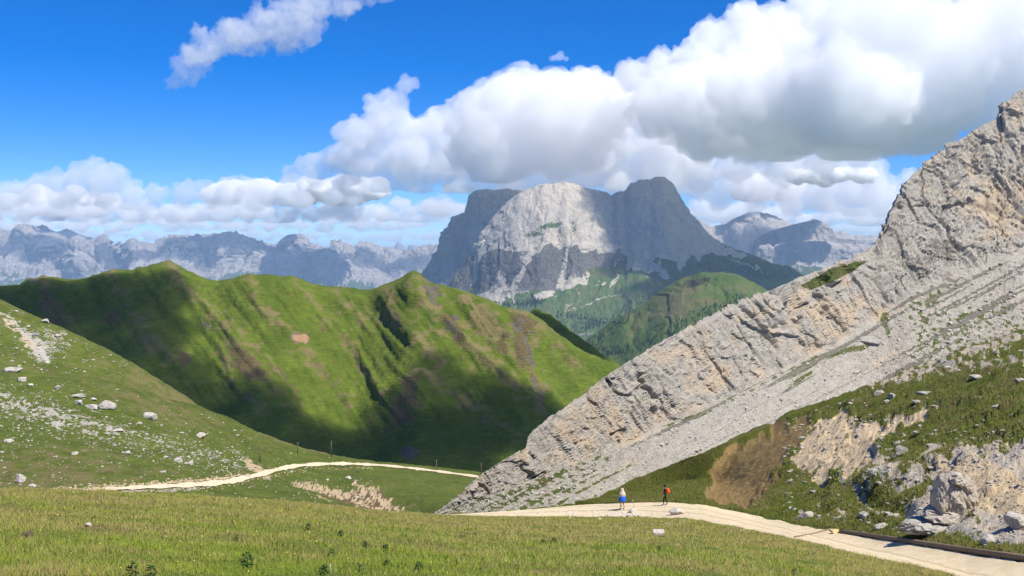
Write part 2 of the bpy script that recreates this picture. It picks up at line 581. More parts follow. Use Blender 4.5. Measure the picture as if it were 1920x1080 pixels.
gl = np.interp(x, [700, 880, 950, 1050, 1110, 1160, 1200, 1260, 1330, 1400, 1500, 1800], [570, 552, 548, 540, 520, 500, 500, 490, 478, 480, 500, 560])
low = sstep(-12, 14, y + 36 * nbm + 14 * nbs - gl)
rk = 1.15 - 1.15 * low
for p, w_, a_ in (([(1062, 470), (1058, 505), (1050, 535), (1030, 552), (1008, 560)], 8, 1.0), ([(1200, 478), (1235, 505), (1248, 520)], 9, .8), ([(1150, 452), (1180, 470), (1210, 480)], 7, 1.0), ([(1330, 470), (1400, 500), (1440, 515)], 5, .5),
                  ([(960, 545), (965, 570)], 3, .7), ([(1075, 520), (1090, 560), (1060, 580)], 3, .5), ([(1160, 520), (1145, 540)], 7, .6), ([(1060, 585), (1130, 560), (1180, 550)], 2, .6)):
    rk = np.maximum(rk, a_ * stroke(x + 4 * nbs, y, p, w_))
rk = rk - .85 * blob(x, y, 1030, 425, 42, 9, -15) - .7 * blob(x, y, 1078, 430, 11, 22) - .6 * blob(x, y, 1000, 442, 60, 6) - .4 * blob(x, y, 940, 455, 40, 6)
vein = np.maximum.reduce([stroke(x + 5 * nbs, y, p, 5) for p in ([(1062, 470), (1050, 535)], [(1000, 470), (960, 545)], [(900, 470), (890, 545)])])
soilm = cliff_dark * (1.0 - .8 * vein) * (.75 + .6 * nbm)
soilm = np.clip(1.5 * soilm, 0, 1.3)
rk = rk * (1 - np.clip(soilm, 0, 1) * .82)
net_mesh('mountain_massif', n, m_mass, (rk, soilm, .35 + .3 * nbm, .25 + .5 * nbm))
NET_MASSIF = n

# ---- green knoll in the valley
m_knoll = ground_mat('knoll_turf', 3500, green=((.065, .105, .025), (.095, .14, .035)), dry=(.16, .155, .065), soil=(.07, .066, .05), rock=GREYR, edge=.6)
cr = [(960, 760), (1040, 692), (1080, 655), (1110, 632), (1150, 606), (1200, 574), (1240, 545), (1275, 524), (1310, 514), (1345, 511), (1380, 516), (1410, 530), (1445, 548),
      (1500, 580), (1600, 640), (1800, 760)]
n = far_mountain('knoll', cr, 3500, None, [([(960, 780), (1200, 620), (1345, 575), (1500, 620), (1800, 800)], .4), ([(960, 820), (1100, 700), (1500, 690), (1800, 840)], .35),
                                          ([(960, 900), (1800, 950)], .4)], 960, 1800, (6, 4, 2, .8), m_knoll, sizes=(120, 50, 20, 8), back=.1)
x, y = n.PX0, n.PY0
net_mesh('green_knoll', n, m_knoll, (0 * x, .8 * inside(x, y, [(1290, 528), (1320, 522), (1340, 520), (1320, 533), (1300, 540), (1284, 540)], 6), .35 + .4 * fbm(Q(n, 3500) / 50, 3) + .3 * blob(x, y, 1270, 560, 80, 40), 0 * x))
NET_KNOLL = n

# ---- the green ridge across the valley
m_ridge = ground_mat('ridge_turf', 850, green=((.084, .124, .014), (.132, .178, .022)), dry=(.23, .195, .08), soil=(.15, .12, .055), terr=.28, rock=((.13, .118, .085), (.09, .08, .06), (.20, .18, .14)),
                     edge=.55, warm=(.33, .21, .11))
cr = np.array([(960, 625, 1080), (990, 594, 1080), (1006, 583, 1080), (1020, 588, 1080), (1050, 609, 1070), (1080, 631, 1060), (1110, 654, 1050), (1150, 682, 1040), (1300, 790, 1000)], float)
rows = [below(cr, [(960, 720), (1300, 900)], .7), cr, behind(cr, 25, 1.1), behind(cr, 150, 1.4)]
rows = [below(rows[0], [(960, 900), (1300, 1100)], .5)] + rows
n = Net(rows, 960, 1300, 3, [10, 40, 4, 3])
n.push(ridged(Q(n, 1050) / 40.0, 3) * 2.0)
net_mesh('shaded_ridge', n, m_ridge, (0 * n.PX, .2 + 0 * n.PX, .3 + 0 * n.PX, 0 * n.PX))

crest = [(-500, 545), (-300, 538), (-100, 541), (0, 536), (35, 535), (45, 531), (55, 526), (68, 526), (80, 522), (100, 523), (130, 526), (165, 520), (200, 512), (225, 510), (250, 508), (262, 502),
         (275, 500), (295, 497), (315, 494), (330, 498), (345, 505), (362, 513), (390, 523), (410, 527), (430, 525), (450, 520), (470, 518), (505, 518), (540, 518), (556, 521),
         (575, 528), (600, 536), (640, 541), (680, 543), (700, 542), (725, 537), (750, 529), (765, 523), (775, 521), (788, 527), (800, 532), (830, 535), (850, 541), (870, 549),
         (900, 559), (930, 570), (955, 581), (970, 588), (990, 593), (1005, 602), (1030, 620), (1060, 641), (1100, 663), (1150, 686), (1200, 712), (1300, 780)]
cd = [(-500, 1000), (0, 980), (315, 960), (470, 930), (680, 935), (775, 895), (870, 885), (970, 850), (1060, 860), (1150, 880), (1300, 900)]
cr = np.array([(x, y, np.interp(x, [c[0] for c in cd], [c[1] for c in cd])) for x, y in crest], float)
r3 = below(cr, [(-500, 640), (0, 620), (315, 600), (680, 630), (775, 610), (970, 660), (1150, 720), (1300, 820)], .62)
r2 = below(r3, [(-500, 740), (300, 720), (700, 745), (970, 760), (1150, 790), (1300, 880)], .58)
r1 = below(r2, [(-500, 880), (300, 850), (700, 860), (1000, 868), (1300, 960)], .5)
r0 = below(r1, [(-500, 990), (800, 990), (1300, 1050)], .25)
n = Net([r0, r1, r2, r3, cr, behind(cr, 20, 1.07), behind(cr, 120, 1.35)], -500, 1300, 2.4, [16, 50, 46, 46, 4, 3], 60)
x, y = n.PX.copy(), n.PY.copy()
up = 850 / F
SPURS = [([(315, 496), (345, 545), (400, 590), (440, 640), (480, 700), (530, 760)], 22, 15), ([(425, 590), (470, 650), (520, 700), (560, 760)], 13, 8),
         ([(470, 520), (490, 590), (550, 640), (600, 700), (660, 770)], 20, 13), ([(545, 520), (600, 590), (660, 660), (720, 740)], 17, 11),
         ([(650, 640), (690, 690), (720, 735)], 11, 7), ([(725, 540), (745, 600), (790, 650), (830, 690)], 20, 10),
         ([(775, 522), (800, 590), (860, 640), (930, 700), (1000, 780)], 24, 22), ([(780, 706), (850, 748), (920, 800), (960, 830)], 20, 16),
         ([(870, 550), (900, 600), (960, 660), (1020, 740)], 18, 9), ([(968, 588), (1010, 620), (1050, 670), (1080, 700)], 20, 14),
         ([(210, 515), (240, 570), (280, 640), (340, 700)], 24, 13), ([(80, 525), (100, 580), (150, 640), (220, 690)], 22, 14), ([(630, 542), (650, 580), (690, 620)], 15, 6),
         ([(420, 660), (440, 720), (500, 780)], 14, 8)]
GULLIES = [([(390, 525), (430, 600), (500, 660), (560, 740), (600, 800)], 12, 9), ([(580, 530), (630, 620), (680, 700), (720, 790)], 14, 10), ([(690, 545), (700, 600), (735, 660), (770, 700)], 14, 9),
           ([(940, 640), (990, 700), (1010, 760)], 8, 8), ([(830, 540), (880, 620), (940, 690)], 12, 8), ([(160, 525), (190, 600), (230, 660)], 14, 9), ([(270, 510), (300, 600), (360, 660)], 13, 8)]
disp = np.zeros(x.shape)
for p, w_, a in SPURS:
    dl = dist_line(x, y, p)
    disp += .78 * a * np.exp(-np.sqrt(dl * dl + 4) / (w_ * 1.05))
for p, w_, a in GULLIES:
    disp -= .6 * a * np.exp(-(dist_line(x, y, p) / w_) ** 2)
qv = np.stack([(x - .72 * (y - 520)) / 46, y / 210, 0 * x + 3], -1)
disp += 4.6 * ridged(qv, 3, .55) * sstep(.8, 2, n.T)
disp += 2.6 * fbm(Q(n, 850) / 26, 4) + .8 * ridged(Q(n, 850) / 8, 3)
fade = 1 - .92 * np.exp(-((n.T - 4) / .32) ** 2)
n.push(disp * fade * up)
x, y = n.PX0, n.PY0
nb = fbm(Q(n, 850) / 30, 4)
x, y = x + 11 * fbm(Q(n, 850) / 24 + 3, 4), y + 11 * fbm(Q(n, 850) / 24 + 23, 4)
sp_m = np.zeros(x.shape)
for p, w_, a in SPURS:
    sp_m = np.maximum(sp_m, stroke(x, y, p, w_ * .7))
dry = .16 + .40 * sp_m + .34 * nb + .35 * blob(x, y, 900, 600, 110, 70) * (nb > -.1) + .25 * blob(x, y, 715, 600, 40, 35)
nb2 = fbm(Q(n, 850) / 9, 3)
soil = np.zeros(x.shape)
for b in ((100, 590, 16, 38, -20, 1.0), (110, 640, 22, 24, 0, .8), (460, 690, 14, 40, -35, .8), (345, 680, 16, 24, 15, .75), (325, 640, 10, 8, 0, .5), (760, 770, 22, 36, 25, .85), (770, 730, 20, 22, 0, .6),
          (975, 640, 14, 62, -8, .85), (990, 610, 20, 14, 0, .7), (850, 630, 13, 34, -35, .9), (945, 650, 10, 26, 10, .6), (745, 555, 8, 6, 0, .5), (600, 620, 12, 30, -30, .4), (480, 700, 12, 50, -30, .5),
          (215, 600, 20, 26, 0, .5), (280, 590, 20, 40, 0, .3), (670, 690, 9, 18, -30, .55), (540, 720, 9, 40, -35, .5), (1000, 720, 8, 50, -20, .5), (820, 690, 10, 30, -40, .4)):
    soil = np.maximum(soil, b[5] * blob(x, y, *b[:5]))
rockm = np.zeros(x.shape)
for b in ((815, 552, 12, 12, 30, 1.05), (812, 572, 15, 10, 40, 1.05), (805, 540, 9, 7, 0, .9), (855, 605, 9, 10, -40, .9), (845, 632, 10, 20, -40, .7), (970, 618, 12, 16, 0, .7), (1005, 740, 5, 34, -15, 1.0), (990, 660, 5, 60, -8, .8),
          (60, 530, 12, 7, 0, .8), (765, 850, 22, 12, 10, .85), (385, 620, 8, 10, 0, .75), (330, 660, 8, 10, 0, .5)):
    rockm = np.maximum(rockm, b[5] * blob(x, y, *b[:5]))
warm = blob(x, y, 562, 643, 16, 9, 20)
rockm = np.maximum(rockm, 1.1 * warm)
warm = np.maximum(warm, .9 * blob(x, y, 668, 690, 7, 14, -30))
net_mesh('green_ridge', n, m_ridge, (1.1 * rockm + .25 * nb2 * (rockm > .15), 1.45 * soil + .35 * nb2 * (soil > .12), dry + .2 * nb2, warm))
NET_RIDGE = n

# ---- hillside on the left, upper hump then the boulder slope
m_left = ground_mat('left_slope_turf', 240, green=((.08, .108, .018), (.12, .15, .028)), dry=(.185, .165, .065), soil=(.15, .11, .06), rock=((.43, .40, .345), (.33, .30, .26), (.54, .51, .46)),
                    edge=.75, speck=.4, warm=(.42, .32, .19), terr=.35)
cr = np.array([(-500, 400, 420), (-300, 450, 420), (-100, 520, 415), (0, 561, 410), (45, 583, 408), (80, 600, 405), (120, 617, 402), (157, 634, 400), (195, 652, 400), (233, 672, 400), (300, 714, 400), (380, 767, 400),
               (450, 801, 405), (560, 838, 410), (650, 862, 420), (760, 885, 430), (900, 905, 440)], float)
r1 = below(cr, [(-500, 640), (0, 660), (160, 700), (300, 770), (500, 850), (900, 930)], .32)
r0 = below(r1, [(-500, 900), (900, 990)], .3)
n = Net([r0, r1, cr, behind(cr, 15, 1.06), behind(cr, 100, 1.3)], -500, 900, 2.6, [40, 55, 4, 3])
n.push((2.2 * fbm(Q(n, 400) / 40, 4) + .8 * ridged(Q(n, 400) / 9, 3)) * 400 / F * (1 - .7 * np.exp(-((n.T - 2) / .1) ** 2)))
x, y = n.PX0, n.PY0
nb = fbm(Q(n, 400) / 25, 4)
rkm = (.45 + .5 * fbm(Q(n, 400) / 9, 3)) * stroke(x, y, [(-60, 560), (20, 605), (55, 640), (80, 670)], 15) + .35 * blob(x, y, 100, 640, 50, 40) + .15 * nb + .06
net_mesh('upper_slope', n, m_left, (rkm, .5 * blob(x, y, 90, 700, 60, 14, 25), .32 + .35 * nb + .3 * sstep(150, 320, x), .6 * stroke(x, y, [(0, 590), (60, 650)], 12)))
NET_UPPER = n

near = [(-500, 985, 130), (0, 985, 130), (400, 990, 130), (700, 1000, 132), (1000, 1010, 135)]
path = [(-500, 905, 165), (0, 912, 165), (130, 923, 160), (220, 916, 166), (300, 912, 173), (420, 904, 195), (500, 886, 222), (560, 875, 250), (650, 871, 290), (760, 878, 318), (880, 891, 335), (1000, 906, 340)]
cr = [(-500, 600, 255), (-250, 655, 252), (-100, 684, 250), (0, 696, 250), (100, 702, 252), (160, 707, 255), (213, 718, 258), (260, 731, 261), (300, 745, 264), (367, 762, 268), (433, 787, 274), (483, 811, 280), (520, 830, 286),
      (570, 844, 294), (617, 852, 304), (700, 866, 332), (780, 872, 350), (860, 880, 356), (930, 889, 360), (1000, 900, 365)]
mid = [(-500, 800, 205), (0, 815, 200), (200, 825, 205), (400, 845, 225), (520, 858, 255), (620, 863, 285), (760, 875, 330), (1000, 903, 350)]
midl = [(-500, 945, 145), (0, 950, 145), (400, 950, 155), (600, 940, 185), (760, 950, 200), (880, 945, 210), (1000, 955, 215)]
n = Net([near, midl, path, mid, cr, behind(cr, 15, 1.06), behind(cr, 90, 1.3)], -500, 1000, 2.2, [10, 40, 36, 50, 4, 3])
x, y = n.PX.copy(), n.PY.copy()
ub = 240 / F
dd = 2.6 * fbm(Q(n, 240) / 60, 3) + 1.0 * fbm(Q(n, 240) / 12, 4)
dd -= 16 * stroke(x, y, [(540, 885), (640, 915), (720, 938), (800, 970)], 18) - 6 * stroke(x, y, [(680, 895), (760, 915), (850, 950)], 25)
dd += 1.6 * stroke(x, y, [(0, 745), (150, 790), (350, 835), (450, 862)], 12)
n.push(dd * ub * (1 - .75 * np.exp(-((n.T - 4) / .08) ** 2)))
x, y = n.PX0, n.PY0
nb = fbm(Q(n, 240) / 22, 4)
x, y = x + 7 * fbm(Q(n, 240) / 16 + 3, 4), y + 4 * fbm(Q(n, 240) / 16 + 23, 4)
nbk = fbm(Q(n, 240) / 7, 3)
na = fbm(np.stack([(x + 1.2 * y) / 40, (y - .27 * x) / 5, 0 * x], -1), 4)
rkm = .12 + .12 * nb + (.14 + .5 * na) * stroke(x, y, [(-60, 730), (60, 765), (180, 800), (330, 838), (440, 868)], 26) + (.15 + .35 * na) * blob(x, y, 60, 780, 130, 36, 14)
for p, w_, a in (([(0, 742), (110, 776), (230, 812)], 3.0, .6), ([(190, 800), (320, 838), (430, 866)], 2.5, .6), ([(20, 770), (150, 800)], 2.2, .5), ([(170, 785), (290, 822), (400, 850)], 2.5, .5),
                 ([(462, 866), (480, 880), (500, 892)], 8, 1.2), ([(556, 893), (600, 900), (660, 918), (720, 945), (760, 966)], 9, .9), ([(600, 925), (640, 952)], 4, .9), ([(575, 920), (600, 945)], 3, .8),
                 ([(668, 910), (700, 920), (745, 945), (800, 972)], 10, .85), ([(560, 890), (620, 915)], 5, .6), ([(150, 922), (330, 905), (440, 895)], 4, .75), ([(497, 893), (505, 903), (498, 912)], 2.5, .8),
                 ([(180, 928), (260, 922), (370, 916)], 3, .8), ([(655, 933), (700, 965)], 5, .6)):
    rkm = np.maximum(rkm, a * stroke(x, y, p, w_) * (.72 + 1.1 * nbk))
sl = .9 * inside(x, y, [(590, 900), (625, 903), (650, 912), (690, 912), (720, 918), (770, 962), (720, 965), (650, 940), (600, 915)], 6)
wm = np.maximum.reduce([1.2 * stroke(x, y, [(462, 866), (500, 892)], 10), .9 * stroke(x, y, [(580, 897), (650, 925)], 12), .9 * stroke(x, y, [(668, 910), (740, 955)], 12), .8 * stroke(x, y, [(150, 922), (440, 897)], 6)])
wm = np.maximum(wm, 1.2 * inside(x, y, [(540, 885), (600, 893), (690, 905), (740, 925), (820, 975), (700, 975), (600, 930)], 10))
net_mesh('boulder_slope', n, m_left, (rkm, np.maximum(sl, .45 * blob(x, y, 110, 715, 50, 10, 22)), .25 + .4 * nb + .3 * blob(x, y, 300, 770, 130, 26, 17) + .35 * blob(x, y, 100, 900, 200, 60), wm))
NET_SLOPE = n

# ---- the rock ridge on the right: scree, wall and dome
crest = [(700, 1010, 105), (760, 990, 112), (800, 970, 120), (820, 958, 126), (840, 945, 133), (860, 930, 140), (880, 914, 148), (895, 896, 155), (905, 887, 160), (930, 871, 167), (960, 853, 175), (985, 840, 182), (992, 815, 186), (1000, 806, 190),
         (1020, 792, 196), (1050, 770, 206), (1080, 750, 215), (1100, 735, 221), (1130, 708, 229), (1150, 695, 235), (1180, 676, 244), (1200, 665, 250), (1250, 635, 267), (1300, 610, 284), (1350, 585, 300), (1400, 562, 316), (1440, 545, 330),
         (1500, 520, 348), (1540, 505, 360), (1600, 483, 376), (1625, 472, 384), (1640, 458, 389), (1652, 434, 393), (1666, 405, 399), (1680, 378, 404), (1692, 352, 408), (1710, 328, 413), (1730, 310, 418), (1750, 295, 422), (1775, 278, 428),
         (1800, 262, 433), (1830, 243, 440), (1850, 232, 444), (1868, 222, 448), (1873, 210, 450), (1882, 194, 452), (1900, 180, 455), (1920, 166, 460), (2000, 110, 480), (2300, -40, 540)]
cr = np.array(crest, float)
base = below(cr, [(700, 1012), (810, 972), (880, 940), (950, 922), (1050, 878), (1180, 828), (1300, 775), (1400, 722), (1500, 672), (1600, 622), (1650, 590), (1700, 552), (1800, 512), (1920, 470), (2300, 400)],
             [(700, 1.2), (1000, 1.4), (1400, 1.4), (1700, 1.2), (2300, 1.1)])
scr = below(base, [(700, 1020), (810, 990), (1000, 990), (1110, 975), (1180, 930), (1300, 885), (1400, 842), (1500, 800), (1600, 765), (1700, 730), (1800, 690), (1920, 650), (2300, 560)], .62)
foot = below(scr, [(700, 1060), (1110, 1040), (1500, 880), (2300, 700)], .3)
n = Net([foot, scr, base, cr, behind(cr, 12, 1.04), behind(cr, 120, 1.25)], 700, 2300, 1.9, [5, 75, 125, 5, 3], 45)
x, y = n.PX.copy(), n.PY.copy()
dloc = n.P[..., 1]
ul = dloc / F
tb = n.T
W = sstep(1.93, 2.10, tb) * (1 - .88 * np.exp(-((tb - 3) / .13) ** 2))
qx = (x - .55 * (y - 600)) / 1.0
v1 = np.stack([qx / 62, y / 150, 0 * x + 1.7], -1)
v2 = np.stack([qx / 24, y / 62, 0 * x + 5.2], -1)
v3 = np.stack([(x - .3 * y) / 11, y / 20, 0 * x + 9.9], -1)
v4 = np.stack([x / 5.0, y / 7.5, 0 * x + 2.1], -1)
wob = fbm(np.stack([x / 70, y / 70, 0 * x], -1), 3)[..., None]
wx = 26 * fbm(np.stack([x / 90, y / 90, 0 * x], -1), 4)
wy = 26 * fbm(np.stack([x / 90, y / 90, 0 * x + 50], -1), 4)
fx, fy = qx + wx, y + wy
big = ridged(v1 + .8 * wob, 3, .55)
cut = -np.maximum(0, .08 - np.abs(perlin(np.stack([(x - .42 * (y - 600)) / 26, (y + .42 * x) / 190, 0 * x + 5.2], -1) + .28 * wob))) * 95 * sstep(-.1, .25, perlin(v1 * .7 + 20))        # deep fissures
cut2 = -np.maximum(0, .06 - np.abs(perlin(np.stack([(x - .55 * (y - 600)) / 70, (y + .55 * x) / 420, 0 * x + 8.7], -1) + .35 * wob))) * 290
crk = -np.maximum(0, .07 - np.abs(perlin(np.stack([(x - .45 * y) / 13, (y + .45 * x) / 120, 0 * x + 6], -1) + .25 * wob))) * 115 * sstep(-.25, .2, perlin(v1 + 40))
rockd = 2.2 * big + 3.0 * fbm(np.stack([(x - .5 * y) / 30, (y + .5 * x) / 160, 0 * x + 3], -1), 4) + cut + cut2 + crk + 9 * facets(fx / 105, fy / 170, 3, .06) + 3.6 * facets(fx / 36 + 5, fy / 84, 4, .25) + 2.9 * facets((x + .6 * wx) / 12, (y + .6 * wy) / 26, 5, .4) + 2.1 * facets((x - .3 * y) / 5.5, y / 9.0, 6, .3) + 1.1 * ridged(v3, 3, .6)
dome = sstep(1560, 1720, x) * sstep(640, 520, y)
v5 = np.stack([(x + .9 * y) / 30, (y - .3 * x) / 13, 0 * x + 4.4], -1)
rockd = rockd * (1 - .3 * dome) + dome * (1.6 * ridged(v5 + .7 * wob, 4, .6) + 7 * facets((x + .7 * y + wx) / 62, (y - .4 * x + wy) / 26, 9, .25) + 3.2 * facets((x + .7 * y + wx) / 22, (y - .4 * x + wy) / 9, 10, .3))
screed = 2.5 * fbm(np.stack([x / 30, y / 30, 0 * x], -1), 3) + 1.6 * ridged(np.stack([(x + 1.5 * y) / 26, (y - .6 * x) / 9, 0 * x], -1), 3, .6) * sstep(1300, 1700, x) + .9 * fbm(np.stack([x / 4, y / 4, 0 * x], -1), 2)
for cx_, cy_, rx_, ry_, a_ in ((1870, 395, 26, 17, -22), (1640, 540, 14, 30, -16), (1660, 570, 12, 22, -12), (1770, 400, 16, 12, -8)):
    rockd += a_ * blob(x, y, cx_, cy_, rx_, ry_)
n.push((rockd * W + screed * (1 - sstep(1.9, 2.0, tb))) * ul * .8)
x, y = n.PX0, n.PY0
nb = fbm(np.stack([x / 40, y / 40, 0 * x], -1), 4)
nf = fbm(np.stack([(x + 1.6 * y) / 22, (y - .55 * x) / 8, 0 * x + 3], -1), 3)
rkm = np.full(x.shape, 1.25)
rkm -= 1.15 * inside(x, y, [(1500, 535), (1560, 500), (1600, 490), (1625, 490), (1600, 510), (1560, 530), (1520, 545)], 7)
rkm -= .5 * np.exp(-((tb - 3) / .06) ** 2) * (nb > 0)
rkm -= .95 * stroke(x, y, [(1480, 705), (1545, 668), (1600, 655), (1625, 650)], 7) + .8 * stroke(x, y, [(1475, 730), (1520, 700)], 6)
rkm -= .75 * stroke(x, y, [(890, 935), (960, 915), (1040, 880)], 4) + .7 * stroke(x, y, [(1240, 800), (1330, 770)], 4) + .7 * stroke(x, y, [(1655, 590), (1665, 625)], 8)
nsp = fbm(np.stack([(x + .8 * y) / 16, (y - .5 * x) / 7, 0 * x + 3], -1), 4)
rkm -= (.62 + .9 * nsp) * sstep(1640, 1740, x) * sstep(520, 600, y) * sstep(1.99, 1.85, tb)
rkm -= (.45 + .8 * nf) * sstep(1200, 1080, x) * sstep(2.0, 1.95, tb) * .9
rkm -= (.35 + .7 * nf) * sstep(1.72, 1.95, tb) * sstep(2.02, 1.96, tb) * .9
wm = .25 + .5 * nb
wm += .55 * blob(x, y, 1870, 390, 70, 60) + .4 * blob(x, y, 1310, 700, 60, 60) + .35 * blob(x, y, 1560, 590, 120, 60) + .3 * blob(x, y, 1150, 800, 120, 50)
stk = fbm(np.stack([(x + 1.5 * y) / 60, (y + .52 * x) / 9, 0 * x + 2], -1), 4)
wm -= .5 * dome * blob(x, y, 1720, 480, 80, 70) + (.45 - .9 * stk) * (tb < 1.95)
rkm -= (.25 + .8 * stk) * (stk > .12) * sstep(1.97, 1.9, tb) * .8 * sstep(1700, 1600, x)
soil_r = np.clip(1.0 * blob(x, y, 1730, 500, 80, 55) + .5 * blob(x, y, 1780, 440, 40, 40) + .35 * nb, 0, 1) * dome
rkm -= .8 * soil_r
scd = sstep(.08, .35, -stk) * (tb < 1.95) * sstep(1080, 1250, x)
rkm -= .75 * scd
soil_r = np.maximum(soil_r, .9 * scd)
m_rock = ground_mat('ridge_limestone', 260, green=((.075, .105, .025), (.10, .13, .035)), dry=(.17, .16, .07), soil=(.24, .215, .175), rock=((.43, .395, .335), (.315, .285, .24), (.55, .51, .445)), edge=.55, warm=(.45, .36, .255), bump=1.5, dark=.6)
net_mesh('rock_ridge', n, m_rock, (rkm, 1.1 * soil_r, .45 + .3 * nb, wm), smooth=False)
NET_ROCK = n

# ---- the near ground: meadow, road bed and the hillside beyond the road
r0 = [(-700, 1500, 4.5), (0, 1480, 4.9), (960, 1480, 5.2), (1920, 1640, 5.6), (2500, 1900, 6)]
r1 = [(-700, 1080, 15), (0, 1080, 16), (500, 1080, 18), (960, 1080, 19.5), (1300, 1082, 22), (1500, 1086, 26), (1700, 1096, 30), (1800, 1112, 31), (1920, 1140, 29.5), (2300, 1225, 24), (2500, 1280, 22)]
r2 = [(-700, 912, 60), (0, 925, 60), (200, 929, 62), (330, 934, 65), (500, 944, 70), (640, 955, 76), (780, 966, 84), (860, 968, 90), (1000, 969, 92), (1070, 969, 91.5), (1190, 968.5, 89), (1300, 974, 81), (1370, 986, 73.5), (1450, 1003, 64), (1500, 1013, 58),
      (1600, 1038, 48), (1700, 1060, 42), (1800, 1082, 37), (1920, 1107, 33.5), (2300, 1190, 26.5), (2500, 1240, 24)]
rf = [(-700, 990, 85), (0, 995, 85), (500, 1000, 92), (700, 985, 96), (800, 972, 97), (860, 965.5, 96), (1000, 956, 100), (1100, 946.5, 101), (1180, 943, 98), (1250, 941.5, 97), (1320, 946.5, 95), (1400, 963, 90), (1500, 985, 75), (1560, 995, 68.5),
      (1600, 1001, 65), (1700, 1017, 56), (1800, 1033, 49.8), (1920, 1051, 44.3), (2300, 1105, 33.5), (2500, 1140, 30)]
cry = [(1085, 949), (1110, 944), (1150, 922), (1180, 905), (1250, 877), (1300, 858), (1350, 837), (1400, 815), (1450, 795), (1480, 777), (1500, 770), (1550, 752), (1600, 735), (1680, 705), (1750, 680), (1800, 655), (1920, 610), (2300, 500), (2500, 450)]
a_rf = np.array(rf)


def hill_d(px_, py_):
    """distance of the bank that climbs at a steady gradient from the right edge of the road"""
    k_ = (px_ - CX) / F
    d_ = 12.2 / np.maximum((py_ - HY) / F + .45 * k_ - .2, .04)
    lim = np.interp(px_, [1085, 1110, 1150, 1180, 1250, 1400, 2500], [103, 106, 114, 122, 140, 152, 155])
    return np.minimum(d_, lim)


hc = np.array([(-700, 1040, 115), (0, 1040, 115), (500, 1045, 118), (800, 1010, 112), (900, 985, 106), (1000, 968, 104), (1060, 956, 101)] + [(q[0], q[1], hill_d(q[0], q[1])) for q in cry], float)
rfy, rfd = np.interp(hc[:, 0], a_rf[:, 0], a_rf[:, 1]), np.interp(hc[:, 0], a_rf[:, 0], a_rf[:, 2])
hm = np.stack([hc[:, 0], rfy * .5 + hc[:, 1] * .5, rfd * .54 + hc[:, 2] * .46], -1)
wm_ = sstep(1100, 1250, hm[:, 0])
hm[:, 2] = hm[:, 2] * (1 - wm_) + np.clip(hill_d(hm[:, 0], hm[:, 1]), rfd + .2, hc[:, 2] - .2) * wm_
n = Net([r0, r1, r2, rf, hm, hc, behind(hc, 40, 1.12), behind(hc, 160, 1.4)], -700, 2500, 2.5, [8, 90, 26, 70, 70, 6, 4])
x, y = n.PX.copy(), n.PY.copy()
road_w = sstep(1.97, 2.03, n.T) * sstep(3.05, 2.98, n.T) * sstep(820, 880, x)
ul = n.P[..., 1] / F
hill = sstep(3.0, 3.25, n.T)
mead = 1 - sstep(1.9, 2.0, n.T)
P1 = n.P
dd = mead * (.16 * fbm(P1 / 3.5, 3) + .05 * fbm(P1 / .9, 3))
edge_damp = 1 - .8 * np.exp(-((n.T - 5) / .12) ** 2)
hx, hy_ = P1[..., 0] + .8 * fbm(P1 / 3, 3), P1[..., 1] + .8 * fbm(P1 / 3 + 9, 3)
lump = sstep(-.15, .35, fbm(P1 / 5 + 4, 3))
hd = (.45 * fbm(P1 / 7, 3) + lump * (1 - inside(x, y, [(1846, 945), (1880, 930), (2000, 918), (2000, 970), (1860, 970)], 8)) * (.42 * facets(hx / 2.6, hy_ / 3.4, 21, .12) + .12 * facets(hx / 1.0, hy_ / 1.5, 22, .12) + .04 * facets(hx / .4, hy_ / .7, 23, .1))) * sstep(1450, 1640, x) + .22 * fbm(P1 / 3, 4) + .08 * ridged(P1 / .9, 3)
# slip scars: the turf lip stands above the bare ground
jx, jy = x + 17 * fbm(np.stack([x / 26, y / 26, 0 * x], -1), 4), y + 15 * fbm(np.stack([x / 26, y / 26, 0 * x + 9], -1), 4)
brown = inside(jx, jy, [(1336, 858), (1360, 842), (1400, 824), (1440, 806), (1475, 793), (1532, 782), (1505, 815), (1478, 850), (1455, 885), (1425, 920), (1400, 955), (1345, 945), (1318, 935), (1335, 900), (1330, 880)], 13)
sand = inside(jx, jy, [(1528, 786), (1545, 779), (1570, 774), (1610, 780), (1640, 790), (1680, 780), (1720, 764), (1755, 756), (1765, 764), (1730, 785), (1690, 802), (1660, 815), (1640, 840), (1650, 868), (1600, 888), (1560, 890), (1530, 902), (1508, 890), (1500, 870), (1478, 862), (1505, 820)], 6)
sand = sand * np.clip(1.1 + .9 * fbm(P1 / 1.6 + 40, 3), 0, 1)
rill = ridged(np.stack([(x + .55 * y) / 9, (y - .5 * x) / 60, 0 * x], -1), 3, .6)
hd = hd - .5 * brown - .45 * sand + .03 * rill * np.maximum(brown, sand) + .03 * fbm(P1 / .8, 3) * np.maximum(brown, sand) + .3 * stroke(x, y, [(1336, 850), (1400, 818), (1475, 786), (1530, 776)], 5)
hd = hd + .5 * stroke(x, y, [(1560, 945), (1640, 905), (1720, 885), (1800, 850)], 16) - .5 * stroke(x, y, [(1540, 905), (1620, 935), (1700, 960)], 14)
n.push((dd + 1.35 * hill * edge_damp * hd), (0, 0, 1))
x, y = n.PX0, n.PY0
nb = fbm(P1 / 6, 4)
nf = fbm(np.stack([(x + 1.3 * y) / 44, (y - .55 * x) / 15, 0 * x + 8], -1), 4)
